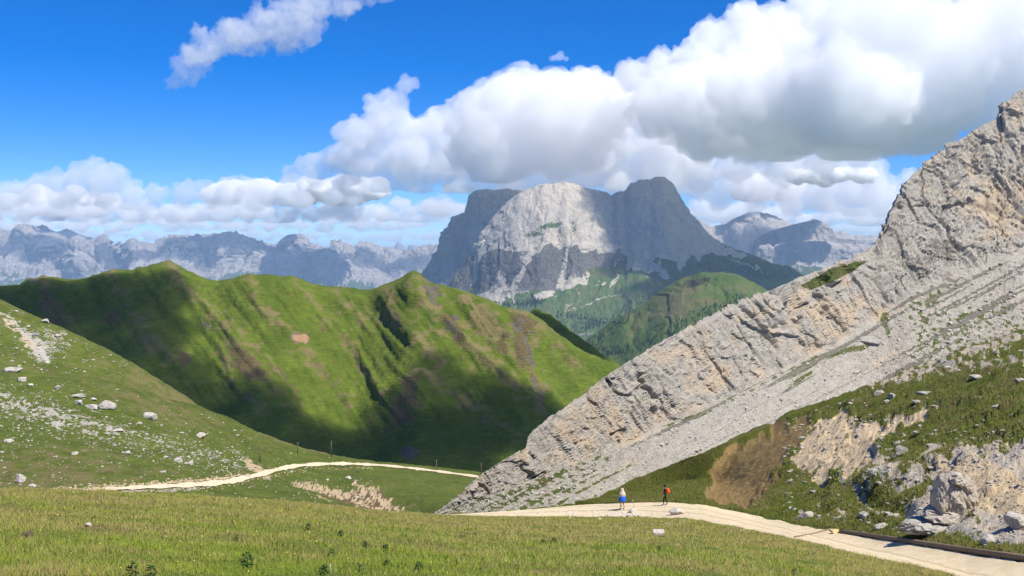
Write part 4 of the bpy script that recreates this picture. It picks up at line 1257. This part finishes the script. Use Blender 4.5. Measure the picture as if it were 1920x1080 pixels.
m_fir = plain_mat('conifer_needles', (.028, .05, .022), .4, 8)
sp = []
for pts, w, k in (([(1085, 655), (1130, 628), (1185, 590)], 8, 130), ([(1150, 668), (1230, 642), (1300, 600), (1350, 575), (1400, 556)], 11, 300), ([(1290, 535), (1330, 525)], 6, 40), ([(1120, 660), (1170, 655)], 8, 60)):
    pts = np.array(pts, float)
    for _ in range(k):
        s_ = rs.uniform(0, len(pts) - 1.001)
        i = int(s_)
        q = pts[i] * (1 - s_ + i) + pts[i + 1] * (s_ - i)
        sp.append((q[0] + rs.normal(0, 9), q[1] + rs.normal(0, w * .6), rs.uniform(3.5, 6.5)))
conifers('knoll_wood', NET_KNOLL, sp, m_fir)
sp = []
for pts, w, k in (([(930, 575), (990, 570), (1010, 566)], 5, 180), ([(1050, 590), (1100, 600), (1130, 608)], 8, 130), ([(1085, 618), (1130, 605), (1200, 572), (1260, 545)], 7, 280), ([(1300, 500), (1400, 512), (1460, 520)], 8, 150), ([(1000, 595), (1080, 615)], 10, 60)):
    pts = np.array(pts, float)
    for _ in range(k):
        s_ = rs.uniform(0, len(pts) - 1.001)
        i = int(s_)
        q = pts[i] * (1 - s_ + i) + pts[i + 1] * (s_ - i)
        sp.append((q[0] + rs.normal(0, 8), q[1] + rs.normal(0, w * .6), rs.uniform(3.5, 6)))
conifers('valley_wood', NET_MASSIF, sp, m_fir)


# ---- grass: single blades standing in the turf
def blade_mat(name, cols):
    m = NT(name)
    R_, G_, B_, A_ = m.attr('tint')
    c = m.mix(R_, cols[0], cols[1])
    c = m.mix(G_, c, cols[2])
    m.b.inputs['Roughness'].default_value = .6
    m.put(m.b.inputs['Base Color'], c)
    t = m.t
    tr = t.nodes.new('ShaderNodeBsdfTranslucent')
    t.links.new(c, tr.inputs[0])
    mx = t.nodes.new('ShaderNodeMixShader')
    mx.inputs[0].default_value = .3
    g = t.nodes.new('ShaderNodeNewGeometry')
    va, vn = t.nodes.new('ShaderNodeVectorMath'), t.nodes.new('ShaderNodeVectorMath')
    va.operation, vn.operation = 'MULTIPLY_ADD', 'NORMALIZE'
    va.inputs[1].default_value, va.inputs[2].default_value = (.45, .45, .45), (0, -.1, .8)
    t.links.new(g.outputs['Normal'], va.inputs[0])
    t.links.new(va.outputs[0], vn.inputs[0])
    t.links.new(vn.outputs[0], m.b.inputs['Normal'])
    t.links.new(m.b.outputs[0], mx.inputs[1])
    t.links.new(tr.outputs[0], mx.inputs[2])
    t.links.new(mx.outputs[0], t.nodes['Material Output'].inputs[0])
    return m.m


def blades(name, P, h, w, tint, mat, seed):
    rs = np.random.RandomState(seed)
    N_ = len(P)
    a = rs.uniform(0, 2 * math.pi, N_)
    lean = rs.normal(0, .38, (N_, 2)) * h[:, None]
    side = np.stack([np.cos(a), np.sin(a) * .4, 0 * a], -1) * w[:, None] * .5
    tip = P + np.stack([lean[:, 0], lean[:, 1], h], -1)
    V = np.stack([P - side, P + side, tip], 1).reshape(-1, 3)
    Fc = np.arange(3 * N_).reshape(-1, 3)
    o = mesh_from(name, V, Fc, mat, True)
    at = o.data.color_attributes.new('tint', 'FLOAT_COLOR', 'POINT')
    c = np.zeros((N_, 3, 4), np.float32)
    c[..., 0], c[..., 1], c[..., 3] = tint[0][:, None], tint[1][:, None], 1
    at.data.foreach_set('color', c.ravel())
    return tag(o, kind='stuff')


def sample_net(net, N_, x0, x1, t0, t1, rs, power=1.0):
    j = (rs.uniform(x0, x1, N_) - net.px[0]) / (net.px[1] - net.px[0])
    it = np.where((net.t >= t0) & (net.t <= t1))[0]
    i = it[0] + rs.rand(N_) ** power * (it[-1] - it[0] - 1)
    j0, i0 = j.astype(int), i.astype(int)
    fj, fi = (j - j0)[:, None], (i - i0)[:, None]
    P = net.P
    net.last = (np.round(i).astype(int), np.round(j).astype(int))
    return (P[i0, j0] * (1 - fi) + P[i0 + 1, j0] * fi) * (1 - fj) + (P[i0, j0 + 1] * (1 - fi) + P[i0 + 1, j0 + 1] * fi) * fj


m_blade = blade_mat('meadow_blades', ((.175, .245, .03), (.31, .365, .055), (.45, .33, .15)))
rs = np.random.RandomState(21)
G_ = sample_net(NET_NEAR, 640000, -120, 2000, .8, 1.99, rs)
dry = np.clip(.12 + .55 * fbm(G_ / np.array([7.0, 3.5, 5.0]), 4) + .42 * sstep(21, 48, G_[:, 1]), 0, 1)
lush = np.clip(.5 + .9 * fbm(G_ / np.array([2.2, 1.1, 2]) + 30, 4), 0, 1)
keep = ~((CX + G_[:, 0] / G_[:, 1] * F > 1230) & (fbm(G_ / 3.0 + 11, 3) > .45))
G_, dry, lush = G_[keep], dry[keep], lush[keep]
k = G_[:, 1] / 20.0
hh = (.03 + .06 * rs.rand(len(G_)) ** 3) * (.5 + 1.2 * lush) * np.minimum(1.25, .8 + .2 * k)
spot = sstep(.22, .5, fbm(G_ / np.array([1.6, .8, 1.2]) + 60, 3))
dry = np.clip(dry + .5 * spot, 0, .9)
lush = lush * (1 - .6 * spot)
isdry = (rs.rand(len(G_)) < dry).astype(float)
blades('meadow_grass', G_, hh * (1 + .25 * isdry), .0135 * k ** .8 * rs.uniform(.7, 1.4, len(G_)), (lush * rs.uniform(.4, 1, len(G_)), isdry * rs.uniform(.3, 1, len(G_))), m_blade, 22)

T_ = sample_net(NET_NEAR, 60000, -120, 2000, .9, 1.97, rs)
T_ = T_[fbm(T_ / np.array([2.5, 1.2, 2.0]) + 90, 3) > .18]
k = T_[:, 1] / 20.0
blades('seed_stalks', T_, rs.uniform(.10, .24, len(T_)), .008 * k ** .8 * rs.uniform(.8, 1.6, len(T_)), (rs.rand(len(T_)), (rs.rand(len(T_)) < .75) * rs.uniform(.5, 1, len(T_))), m_blade, 24)
W_ = sample_net(NET_NEAR, 330, -120, 1900, .9, 1.9, rs)
Vf, Ff = ICO[1]
Vs = (Vf[None] * (.012 * (W_[:, 1] / 20.0) ** .7 * rs.uniform(.7, 1.5, len(W_)))[:, None, None] + W_[:, None, :] + np.array([0, 0, .09])).reshape(-1, 3)
Fs = (Ff[None] + (np.arange(len(W_)) * len(Vf))[:, None, None]).reshape(-1, 3)
tag(mesh_from('meadow_flowers', Vs, Fs, plain_mat('flower_yellow', (.75, .60, .12), .5, .6)), kind='stuff')
m_turf = blade_mat('hillside_blades', ((.105, .13, .022), (.165, .19, .035), (.25, .20, .085)))
G_ = sample_net(NET_NEAR, 480000, 1080, 2000, 3.02, 5.0, rs)
li = NET_NEAR.last
keep = (R[li] + .25 * (rs.rand(len(G_)) - .5) + .25 * fbm(G_ / 1.2, 3) < .42) & (Gm[li] + .3 * rs.rand(len(G_)) < .55)
G_ = G_[keep]
lush = np.clip(.5 + .8 * fbm(G_ / 4 + 30, 3), 0, 1)
isdry = (rs.rand(len(G_)) < np.clip(.3 + .5 * fbm(G_ / 6, 3), 0, 1)).astype(float)
blades('hillside_grass', G_, (.10 + .14 * rs.rand(len(G_))), .07 * rs.uniform(.7, 1.4, len(G_)), (lush * rs.uniform(.3, 1, len(G_)), isdry * rs.uniform(.3, 1, len(G_))), m_turf, 23)


# ---- leafy plants in the meadow
def plant_mesh(seed, nl=80):
    rs = np.random.RandomState(seed)
    V, Fc = [], []
    for k in range(nl):
        a, z = rs.uniform(0, 6.28), rs.uniform(.05, .95)
        r = .30 * math.sin(math.pi * min(1, z * .8 + .2)) * rs.uniform(.3, 1)
        c = np.array([math.cos(a) * r, math.sin(a) * r, z * .9])
        L, w = rs.uniform(.16, .28), rs.uniform(.06, .10)
        out = np.array([math.cos(a), math.sin(a), rs.uniform(-.2, .9)])
        out /= np.linalg.norm(out)
        sd = np.cross(out, (0, 0, 1))
        sd /= np.linalg.norm(sd) + 1e-6
        b = len(V)
        V += [c, c + out * L * .5 + sd * w, c + out * L + np.array([0, 0, -.04]), c + out * L * .5 - sd * w]
        Fc.append((b, b + 1, b + 2, b + 3))
    return V, Fc


m_leaf = plain_mat('plant_leaf', (.022, .06, .014), .4, .1, .5)
m_stem = plain_mat('plant_stem', (.08, .10, .03), .3, .1)
PM = []
for k in range(4):
    V, Fc = plant_mesh(50 + k)
    me = bpy.data.meshes.new('foliage')
    me.from_pydata([tuple(v) for v in V], [], Fc)
    me.materials.append(m_leaf)
    PM.append(me)
for i, (px, py, h) in enumerate([(463, 1066, 34), (248, 1082, 32), (282, 1082, 26), (608, 1079, 24), (674, 1073, 20), (785, 1072, 22), (578, 995, 16), (639, 1005, 14), (622, 1042, 16), (684, 1032, 20), (723, 1036, 18), (865, 1013, 14),
                                 (891, 1004, 8), (1019, 1022, 13), (1039, 1020, 15), (1078, 1027, 8), (443, 1018, 16), (1490, 1078, 14), (1236, 1030, 8), (725, 1060, 13)]):
    b = NET_NEAR.at(px, py, 0, 1.99)
    s_ = h * b[1] / F
    root = bpy.data.objects.new('leafy_plant', None)
    link(root)
    root.location = b
    root.scale = (s_ * 1.05, s_ * 1.05, s_ * .95)
    root.rotation_euler = (0, 0, i * 1.9)
    link(bpy.data.objects.new('foliage', PM[i % 4]), root)
    tube('stem', [(0, 0, -.1), (.02, 0, .5), (0, .02, .9)], [.03, .025, .015], m_stem, root, 5)
    tag(root, 'large dark leafy plant at the bottom edge of the meadow' if h >= 24 else 'tiny dark leafy plant in the meadow' if h <= 10 else 'middle sized dark leafy plant in the meadow', 'plant', 'dark leafy plants scattered over the meadow')


# ---- hikers
def skin_body(name, verts, edges, mats, pick, root_index=0):
    """verts: (x, y, z, radius); pick(nearest edge index, point) gives the material slot"""
    me = bpy.data.meshes.new(name)
    me.from_pydata([v[:3] for v in verts], edges, [])
    o = link(bpy.data.objects.new(name, me))
    md = o.modifiers.new('skin', 'SKIN')
    md.use_smooth_shade = True
    lay = me.skin_vertices[0].data
    for i, v in enumerate(verts):
        r = v[3]
        lay[i].radius = (r, r) if not isinstance(r, tuple) else r
        lay[i].use_root = i == root_index
    sb = o.modifiers.new('sub', 'SUBSURF')
    sb.levels = sb.render_levels = 1
    dg = bpy.context.evaluated_depsgraph_get()
    m2 = bpy.data.meshes.new_from_object(o.evaluated_get(dg))
    o.modifiers.clear()
    o.data = m2
    m2.materials.clear()
    for m in mats:
        m2.materials.append(m)
    A = np.array([verts[a][:3] for a, b in edges], float)
    Bv = np.array([verts[b][:3] for a, b in edges], float) - A
    L2 = (Bv ** 2).sum(1) + 1e-9
    for p in m2.polygons:
        c = np.array(p.center)
        t = np.clip(((c - A) * Bv).sum(1) / L2, 0, 1)
        e = int(np.argmin(((A + Bv * t[:, None] - c) ** 2).sum(1)))
        p.material_index = pick(e, c)
        p.use_smooth = True
    return o


def lathe(name, prof, mat, parent, seg=20, squash=.75, wob=0.0, shift=None):
    V, Fc = [], []
    for i, (r, z) in enumerate(prof):
        for k in range(seg):
            a = 2 * math.pi * k / seg
            rr = r * (1 + wob * math.sin(5 * a + i) + wob * .7 * math.sin(3 * a + 2 * i))
            sx = shift(z) if shift else 0
            V.append((rr * math.cos(a) + sx, rr * squash * math.sin(a), z))
    for i in range(len(prof) - 1):
        for k in range(seg):
            Fc.append((i * seg + k, i * seg + (k + 1) % seg, (i + 1) * seg + (k + 1) % seg, (i + 1) * seg + k))
    Fc.append(tuple(range(seg))[::-1])
    Fc.append(tuple((len(prof) - 1) * seg + k for k in range(seg)))
    me = bpy.data.meshes.new(name)
    me.from_pydata(V, [], Fc)
    me.polygons.foreach_set('use_smooth', [True] * len(me.polygons))
    me.materials.append(mat)
    return link(bpy.data.objects.new(name, me), parent)


def hiker(loc, rotz, stride, arm, colors, label):
    """faces +X before rotz; stride: half step length; arm: forward swing of the right hand"""
    v, e, kind = [], [], []

    def add(p, r, to=None, k=None):
        v.append((*p, r))
        if to is not None:
            e.append((to, len(v) - 1))
            kind.append(k)
        return len(v) - 1
    pel = add((0, 0, .96), (.15, .115))
    sp1 = add((.01, 0, 1.12), (.14, .10), pel, 'shirt')
    ch = add((.03, 0, 1.32), (.165, .115), sp1, 'shirt')
    nk = add((.05, 0, 1.49), .058, ch, 'shirt')
    jaw = add((.07, 0, 1.57), .066, nk, 'skin')
    hd = add((.075, 0, 1.66), (.082, .092), jaw, 'skin')
    add((.07, 0, 1.725), .06, hd, 'skin')
    add((.165, 0, 1.635), .013, hd, 'skin')                      # nose
    for s in (-1, 1):
        add((.06, s * .088, 1.64), .016, hd, 'skin')             # ear
        f = s * stride
        hip = add((f * .12, s * .09, .90), .095, pel, 'legs')
        kn = add((f * .55 + .05, s * .10, .50), .062, hip, 'legs')
        cf = add((f * .75 + (.0 if f > 0 else -.05), s * .10, .30), .058, kn, 'calf')
        an = add((f * .95 - .02, s * .10, .09), .040, cf, 'calf')
        toe = add((f * .95 + .10, s * .11, .045), .042, an, 'shoe')
        add((f * .95 + .19, s * .115, .035), .034, toe, 'shoe')
        sh = add((.03, s * .19, 1.41), .062, ch, 'shirt')
        sw = arm if s < 0 else -arm * .6
        el = add((.0 + sw * .4, s * .24, 1.14), .045, sh, 'shirt')
        wr = add((.12 + sw, s * .23, .93), .030, el, 'fore')
        pm = add((.15 + sw * 1.1, s * .225, .87), (.036, .02), wr, 'skin')
        for q, (dx, ln) in enumerate(((.028, .07), (.010, .08), (-.010, .075), (-.028, .06))):
            f1 = add((.16 + sw * 1.12 + dx, s * .22, .835), .0095, pm, 'skin')
            add((.165 + sw * 1.12 + dx + .012, s * .205, .835 - ln), .008, f1, 'skin')
        th = add((.19 + sw * 1.1, s * .205, .85), .010, pm, 'skin')
        add((.205 + sw * 1.1, s * .195, .81), .009, th, 'skin')
    names = ['skin', 'shirt', 'legs', 'calf', 'shoe', 'fore']
    mats = [colors[k] for k in names]
    o = skin_body('person', v, e, mats, lambda i, c: names.index(kind[i]))
    o.location = loc
    o.rotation_euler = (0, 0, rotz)
    for s in (-1, 1):
        V, Fc = ICO[1]
        ey = mesh_from('eye', V * .011 + np.array([.150, s * .032, 1.665]), Fc, colors['eye'], True, o)
    tag(o, label, 'person', 'hikers on the gravel road')
    return o


sk = plain_mat('skin', (.50, .32, .23), .1, .1, .6)
blk = plain_mat('black_cloth', (.014, .014, .018), .4, .2, .8)
eye = plain_mat('dark_eye', (.02, .02, .02), .1, .1, .3)
boot = plain_mat('brown_boot', (.06, .035, .025), .3, .05, .7)
beige = plain_mat('beige_cloth', (.52, .46, .36), .12, .2, .9)
blue = plain_mat('blue_cloth', (.02, .13, .62), .25, .25, .8, bump=.4)
orange = plain_mat('orange_nylon', (.75, .10, .02), .2, .15, .6, bump=.3)
strap = plain_mat('pale_strap', (.60, .32, .28), .1, .1, .8)
hair = plain_mat('dark_hair', (.02, .016, .012), .4, .03, .6)

p = NET_NEAR.at(1247, 949, 2.0, 2.98) + np.array([0, 0, .085])
h1 = hiker(p, math.pi * .97, .16, .06, dict(skin=sk, shirt=blk, legs=blk, calf=blk, shoe=boot, fore=blk, eye=eye), 'hiker in black walking in profile with an orange backpack on the road')
hp = lathe('hair', [(.03, 1.775), (.075, 1.755), (.098, 1.70), (.105, 1.64), (.10, 1.56), (.085, 1.50), (.06, 1.47)], hair, h1, 16, .9, .03, lambda z: .055 - .035 * (1.78 - z) / .3)
pk = bpy.data.objects.new('backpack', None)
link(pk)
pk.location, pk.rotation_euler = p, (0, 0, math.pi * .97)
bag = lathe('bag', [(.05, 1.02), (.13, 1.04), (.165, 1.14), (.17, 1.26), (.15, 1.38), (.09, 1.45), (.03, 1.46)], orange, pk, 18, 1.0, .03)
bag.scale, bag.location = (.85, .95, 1), (-.235, 0, -.02)
lathe('pocket', [(.03, 1.06), (.09, 1.08), (.10, 1.18), (.08, 1.24), (.02, 1.25)], orange, pk, 12, 1.1).location = (-.345, 0, 0)
for s in (-1, 1):
    tube('strap', [(-.16, s * .10, 1.42), (-.05, s * .13, 1.505), (.08, s * .135, 1.47), (.165, s * .13, 1.34), (.12, s * .14, 1.20), (-.08, s * .165, 1.10)], .017, strap, pk, 6)
tag(pk, 'round orange backpack on the back of the hiker in black', 'backpack')

p = NET_NEAR.at(1167, 957, 2.0, 2.98) + np.array([0, 0, .085])
h2 = hiker(p, math.radians(118), .10, .10, dict(skin=sk, shirt=beige, legs=sk, calf=sk, shoe=boot, fore=beige, eye=eye), 'hiker in a beige hood with blue cloth round the hips, beside the stake')
lathe('hood', [(.02, 1.80), (.09, 1.785), (.135, 1.72), (.15, 1.64), (.165, 1.55), (.215, 1.47), (.275, 1.38), (.29, 1.26), (.27, 1.12), (.23, 1.05)], beige, h2, 22, 1.0, .02, lambda z: .03)
lathe('blue_wrap', [(.20, 1.16), (.27, 1.13), (.285, 1.0), (.31, .85), (.325, .72), (.30, .69)], blue, h2, 24, .95, .05, lambda z: .0)

# ================================================================== CLOUDS
def cloud(name, blobs, label, seed, base=None, dens=.024, vox=4.0, rough=1.0, flat=1.0, vis=True, group='clouds in the sky'):
    """blobs: (picture x, picture y, radius in px, distance) as lobes of one cloud; base: height in metres of its flat underside"""
    rs = np.random.RandomState(seed)
    d0 = np.mean([b[3] for b in blobs])
    u0 = d0 / F
    V, Fc = ICO[2]
    Vs, Fs, k0 = [], [], 0
    for px, py, r, d in blobs:
        c = U(px, py, d)
        for k in range(6):
            q = rs.normal(size=3)
            q /= np.linalg.norm(q)
            if k == 0:
                off, rr = np.zeros(3), r
            else:
                q[2] = abs(q[2]) * .9 - .1
                off, rr = q * r * .75, r * rs.uniform(.35, .62)
            P = V * rr * np.array([1, 1, flat]) + off * np.array([1, 1, flat])
            Vs.append(P * d / F + c)
            Fs.append(Fc + k0)
            k0 += len(V)
    o = mesh_from(name, np.concatenate(Vs), np.concatenate(Fs))
    md = o.modifiers.new('remesh', 'REMESH')
    md.mode = 'VOXEL'
    md.voxel_size = vox * u0
    dg = bpy.context.evaluated_depsgraph_get()
    me = bpy.data.meshes.new_from_object(o.evaluated_get(dg))
    o.modifiers.clear()
    o.data = me
    me.name = name
    nv = len(me.vertices)
    P = np.empty(nv * 3, np.float32)
    me.vertices.foreach_get('co', P)
    P = P.reshape(-1, 3).astype(float)
    sc_ = min(1.0, max(.15, np.mean([b[2] for b in blobs]) / 40))
    for sz, am in ((70 * sc_, 22 * sc_), (30 * sc_, 13 * sc_), (13 * max(sc_, .5), 7 * sc_), (6 * max(sc_, .6), 3.2 * sc_)):
        me.update()
        N = np.empty(nv * 3, np.float32)
        me.vertex_normals.foreach_get('vector', N)
        N = N.reshape(-1, 3)
        v = np.abs(perlin(P / (sz * u0) + seed * 13.7)) * 2.2
        P = P + N * ((v - .52) * .75 * am * rough * u0)[:, None]
        me.vertices.foreach_set('co', P.astype(np.float32).ravel())
    if base is not None:
        zb = base + .25 * 20 * u0 * fbm(P / (60 * u0) + 3, 3)
        P[:, 2] = np.where(P[:, 2] < zb, zb + (P[:, 2] - zb) * .12, P[:, 2])
        P[:, 2] = np.maximum(P[:, 2], 545)
        me.vertices.foreach_set('co', P.astype(np.float32).ravel())
    me.update()
    # mend where folds crossed, then drop crumbs that came loose
    md = o.modifiers.new('remesh', 'REMESH')
    md.mode = 'VOXEL'
    md.voxel_size = vox * .72 * u0
    dg = bpy.context.evaluated_depsgraph_get()
    me = bpy.data.meshes.new_from_object(o.evaluated_get(dg))
    o.modifiers.clear()
    o.data = me
    me.name = name
    nv = len(me.vertices)
    ed = np.empty(len(me.edges) * 2, np.int32)
    me.edges.foreach_get('vertices', ed)
    ed = ed.reshape(-1, 2)
    lab = np.arange(nv)
    while True:
        m_ = np.minimum(lab[ed[:, 0]], lab[ed[:, 1]])
        new = lab.copy()
        np.minimum.at(new, ed[:, 0], m_)
        np.minimum.at(new, ed[:, 1], m_)
        new = new[new]
        new = new[new]
        if (new == lab).all():
            break
        lab = new
    cnt = np.bincount(lab, minlength=nv)[lab]
    drop = cnt < (.06 * nv if label else 120)
    if drop.any():
        bm = bmesh.new()
        bm.from_mesh(me)
        bm.verts.ensure_lookup_table()
        bmesh.ops.delete(bm, geom=[bm.verts[i] for i in np.where(drop)[0]], context='VERTS')
        bm.to_mesh(me)
        bm.free()
    me.materials.clear()
    me.materials.append(volume_mat(name, (.993, .995, .998), dens / u0))
    return tag(o, label, 'cloud', group)


def shade(px, py, d, r, H):
    """a lobe at height H whose shadow falls on the ground seen at (px, py) at distance d; r in metres"""
    g = U(px, py, d)
    c = g + SUN / SUN[2] * (H - g[2])
    return (CX + c[0] / c[1] * F, HY - c[2] / c[1] * F, r * F / c[1], c[1])


def at_d(lst, d):
    return [(x, y, r, d) for x, y, r in lst]


cloud('cloud', at_d([(540, 326, 20), (585, 320, 28), (622, 306, 30), (668, 306, 44), (690, 262, 46), (645, 258, 24), (722, 226, 48), (740, 188, 26), (762, 168, 15), (782, 158, 10), (700, 205, 20), (760, 295, 56), (790, 262, 50), (800, 310, 48), (830, 250, 52),
                     (860, 292, 58), (918, 232, 54), (950, 295, 62), (990, 208, 58), (1040, 275, 72), (1080, 205, 56), (1130, 270, 76), (1180, 205, 68), (1240, 265, 66), (600, 335, 18), (700, 335, 24), (900, 325, 34), (1000, 325, 40), (1100, 320, 44),
                     (1200, 310, 44), (1300, 300, 40), (640, 342, 28), (720, 346, 30), (780, 348, 36), (960, 350, 44), (1060, 350, 44), (1160, 342, 44), (1250, 335, 42), (860, 350, 40)], 9600) +
      [shade(790, 530, 8700, 380, 900), shade(900, 370, 8650, 420, 1050), shade(940, 480, 8500, 420, 1000), shade(800, 500, 8700, 380, 950), shade(850, 460, 8650, 400, 950), shade(910, 420, 8600, 380, 1000), shade(960, 400, 8600, 300, 1000), shade(840, 400, 8700, 300, 1000)],
      'grey white cloud bank with a curled tip, resting over the massif', 1, 560)
cloud('cloud', at_d([(1215, 150, 46), (1240, 120, 34), (1275, 185, 70), (1300, 118, 46), (1345, 85, 50), (1400, 58, 54), (1452, 40, 42), (1480, 85, 74), (1355, 170, 80), (1420, 140, 90), (1330, 255, 56), (1420, 245, 66), (1530, 60, 70), (1520, 15, 46), (1500, 240, 60), (1580, 240, 60)], 7600) +
      [shade(1140, 400, 7300, 200, 950), shade(1190, 440, 7250, 280, 950), shade(1250, 400, 7400, 340, 950), shade(1240, 500, 7000, 300, 950), shade(1310, 490, 7000, 320, 900), shade(1390, 520, 6500, 320, 900), shade(1160, 520, 6600, 120, 900), shade(1330, 440, 7350, 330, 900), shade(1430, 500, 7200, 380, 900), shade(1210, 350, 7400, 260, 950), shade(1130, 370, 7400, 160, 950), shade(1500, 530, 7000, 350, 900), shade(1200, 540, 6300, 160, 900)],
      'towering white cloud with a bright edge above the massif', 2, 610)
cloud('cloud', at_d([(1420, 195, 46), (1490, 175, 66), (1565, 165, 82), (1650, 150, 94), (1700, 50, 100), (1800, 110, 110), (1900, 80, 120), (2010, 100, 130), (1610, 50, 90), (1750, 200, 66), (1850, 200, 70), (1950, 210, 80), (1540, 230, 50), (1640, 235, 50), (1720, 250, 40)], 6200),
      'broad cloud with a dark grey underside above the rock dome', 3, 590, .017)
cloud('cloud', at_d([(1320, 345, 38), (1375, 338, 44), (1430, 342, 36), (1480, 365, 38), (1540, 360, 46), (1565, 325, 36), (1592, 308, 24), (1622, 318, 26), (1645, 342, 28), (1600, 360, 46), (1660, 375, 38), (1700, 385, 44), (1760, 370, 46), (1290, 330, 40), (1240, 345, 40), (1350, 375, 30), (1420, 380, 30), (1520, 320, 30), (1480, 330, 36), (1700, 345, 22)], 15500) + at_d([(1300, 300, 44), (1380, 296, 48), (1460, 300, 48), (1540, 290, 44), (1615, 285, 36)], 12500),
      'low white cumulus behind the table mountains', 4, 560)
cloud('cloud', at_d([(-40, 372, 30), (15, 365, 28), (60, 356, 28), (108, 348, 30), (148, 336, 32), (184, 324, 24), (214, 324, 22), (236, 328, 14), (196, 354, 34), (250, 368, 28), (120, 372, 26)], 15500), 'puffy white cumulus over the far range by the left photo edge', 5, 640)
cloud('cloud', at_d([(290, 366, 24), (345, 366, 26), (392, 364, 26), (430, 356, 28), (462, 350, 24), (500, 360, 26), (545, 352, 24), (560, 372, 26), (480, 378, 24), (620, 374, 20), (660, 378, 16)], 15800), 'long low cumulus between the puffy cloud and the grey bank', 6, 640)
cloud('cloud', at_d([(790, 390, 18), (815, 384, 19), (765, 396, 13), (840, 394, 22), (875, 398, 20)], 16000), 'small bright cumulus left of the dark horn', 7, 570)
cloud('cloud', at_d([(322, 150, 11), (342, 130, 20), (366, 106, 28), (400, 88, 32), (440, 74, 36), (482, 64, 38), (524, 50, 40), (562, 42, 38), (592, 22, 32), (485, 10, 8), (560, 84, 18), (628, 20, 22)], 3600),
      'soft solitary cloud high in the blue sky', 8, None, .015, 2.6, 1.7)
cloud('cloud', at_d([(652, 14, 12), (672, 8, 12), (694, 0, 13), (716, -4, 12), (736, -8, 10)], 3700), 'thin wisp at the top beside the solitary cloud', 9, None, .014, 2.5, 1.0)
cloud('cloud', at_d([(1082, 137, 8), (1100, 138, 12), (1118, 136, 9)], 8000), 'tiny white cloud floating above the cloud banks', 10, None, .05, 2.0, 1.0)
cloud('cloud', at_d([(1036, 110, 7), (1050, 106, 9), (1062, 110, 6)], 8000), 'faint tiny wisp left of the tiny white cloud', 11, None, .025, 2.0, 1.0)
rs = np.random.RandomState(8)


def band(x0, x1, step, y, dy, r0, r1, d, seed, base, flat):
    lst = [(x + rs.uniform(-8, 8), y + rs.normal(0, dy), rs.uniform(r0, r1)) for x in range(x0, x1, step)]
    o = cloud('cloud_band', at_d(lst, d), None, seed, base, .045, 3.0, 1.0, flat)
    o['kind'] = 'stuff'


band(-140, 880, 18, 398, 7, 16, 32, 21000, 12, 640, .55)
band(-140, 880, 18, 420, 6, 14, 26, 29000, 17, 640, .5)
band(-140, 900, 20, 442, 4, 10, 18, 44000, 13, 600, .5)
band(1300, 1860, 18, 404, 8, 18, 34, 22500, 14, 600, .6)
band(1300, 1860, 18, 430, 5, 12, 22, 33000, 18, 600, .55)
cloud('cloud', [shade(x, y, d, r, 1250) for x, y, d, r in ((30, 440, 27000, 560), (75, 440, 27000, 620), (130, 445, 27000, 600), (160, 470, 26000, 420))], 'flat cloud shading the jagged far peaks', 19, None, .16, 3.0, .6, .55)
cloud('cloud', [shade(x, y, d, r, 1200) for x, y, d, r in ((390, 460, 21800, 480), (440, 465, 21800, 520), (490, 475, 21700, 420))], 'flat cloud above the middle of the far range', 20, None, .16, 3.0, .6, .55)
cloud('cloud', [shade(x, y, d, r, 1200) for x, y, d, r in ((530, 500, 21000, 480), (580, 500, 21000, 540), (610, 520, 20600, 420))], 'flat cloud above the gap in the far range', 21, None, .16, 3.0, .6, .55)
cloud('cloud', [shade(x, y, d, r, 1000) for x, y, d, r in ((1390, 405, 16500, 380), (1430, 410, 16500, 350))], 'flat cloud above the domed plateau', 22, None, .16, 3.0, .6, .55)
cloud('cloud', [shade(x, y, d, r, 1000) for x, y, d, r in ((1440, 440, 14000, 200), (1490, 435, 14000, 220), (1520, 480, 13800, 200), (1470, 490, 13800, 200))], 'flat cloud above the table mountain', 23, None, .16, 3.0, .6, .55)

# clouds overhead whose shadows lie on the green ridge
cloud('cloud', [shade(x, y, d, r, 800) for x, y, d, r in ((30, 575, 940, 40), (110, 585, 930, 42), (190, 590, 920, 40), (260, 600, 910, 34), (60, 650, 880, 40), (160, 670, 860, 40), (250, 680, 860, 36), (290, 640, 880, 26), (-80, 600, 930, 60),
                                                        (330, 720, 820, 30), (400, 760, 790, 30))], 'overhead cloud shading the left end of the green ridge', 15, None, .0085, 8, 1.2)
cloud('cloud', [shade(x, y, d, r, 820) for x, y, d, r in ((480, 770, 770, 30), (560, 790, 750, 30), (640, 800, 740, 32), (720, 800, 730, 36), (800, 800, 720, 36), (880, 800, 720, 36), (960, 790, 730, 36), (1040, 770, 750, 34), (1110, 710, 820, 22),
                                                        (740, 740, 770, 18), (830, 660, 790, 16), (850, 700, 770, 20), (900, 730, 760, 22), (620, 840, 700, 30), (780, 850, 680, 26), (900, 850, 680, 26), (1020, 620, 1050, 30), (1080, 660, 1040, 34), (1090, 700, 1000, 40))],
      'overhead cloud shading the valley below the green ridge', 16, None, .0085, 8, 1.2)
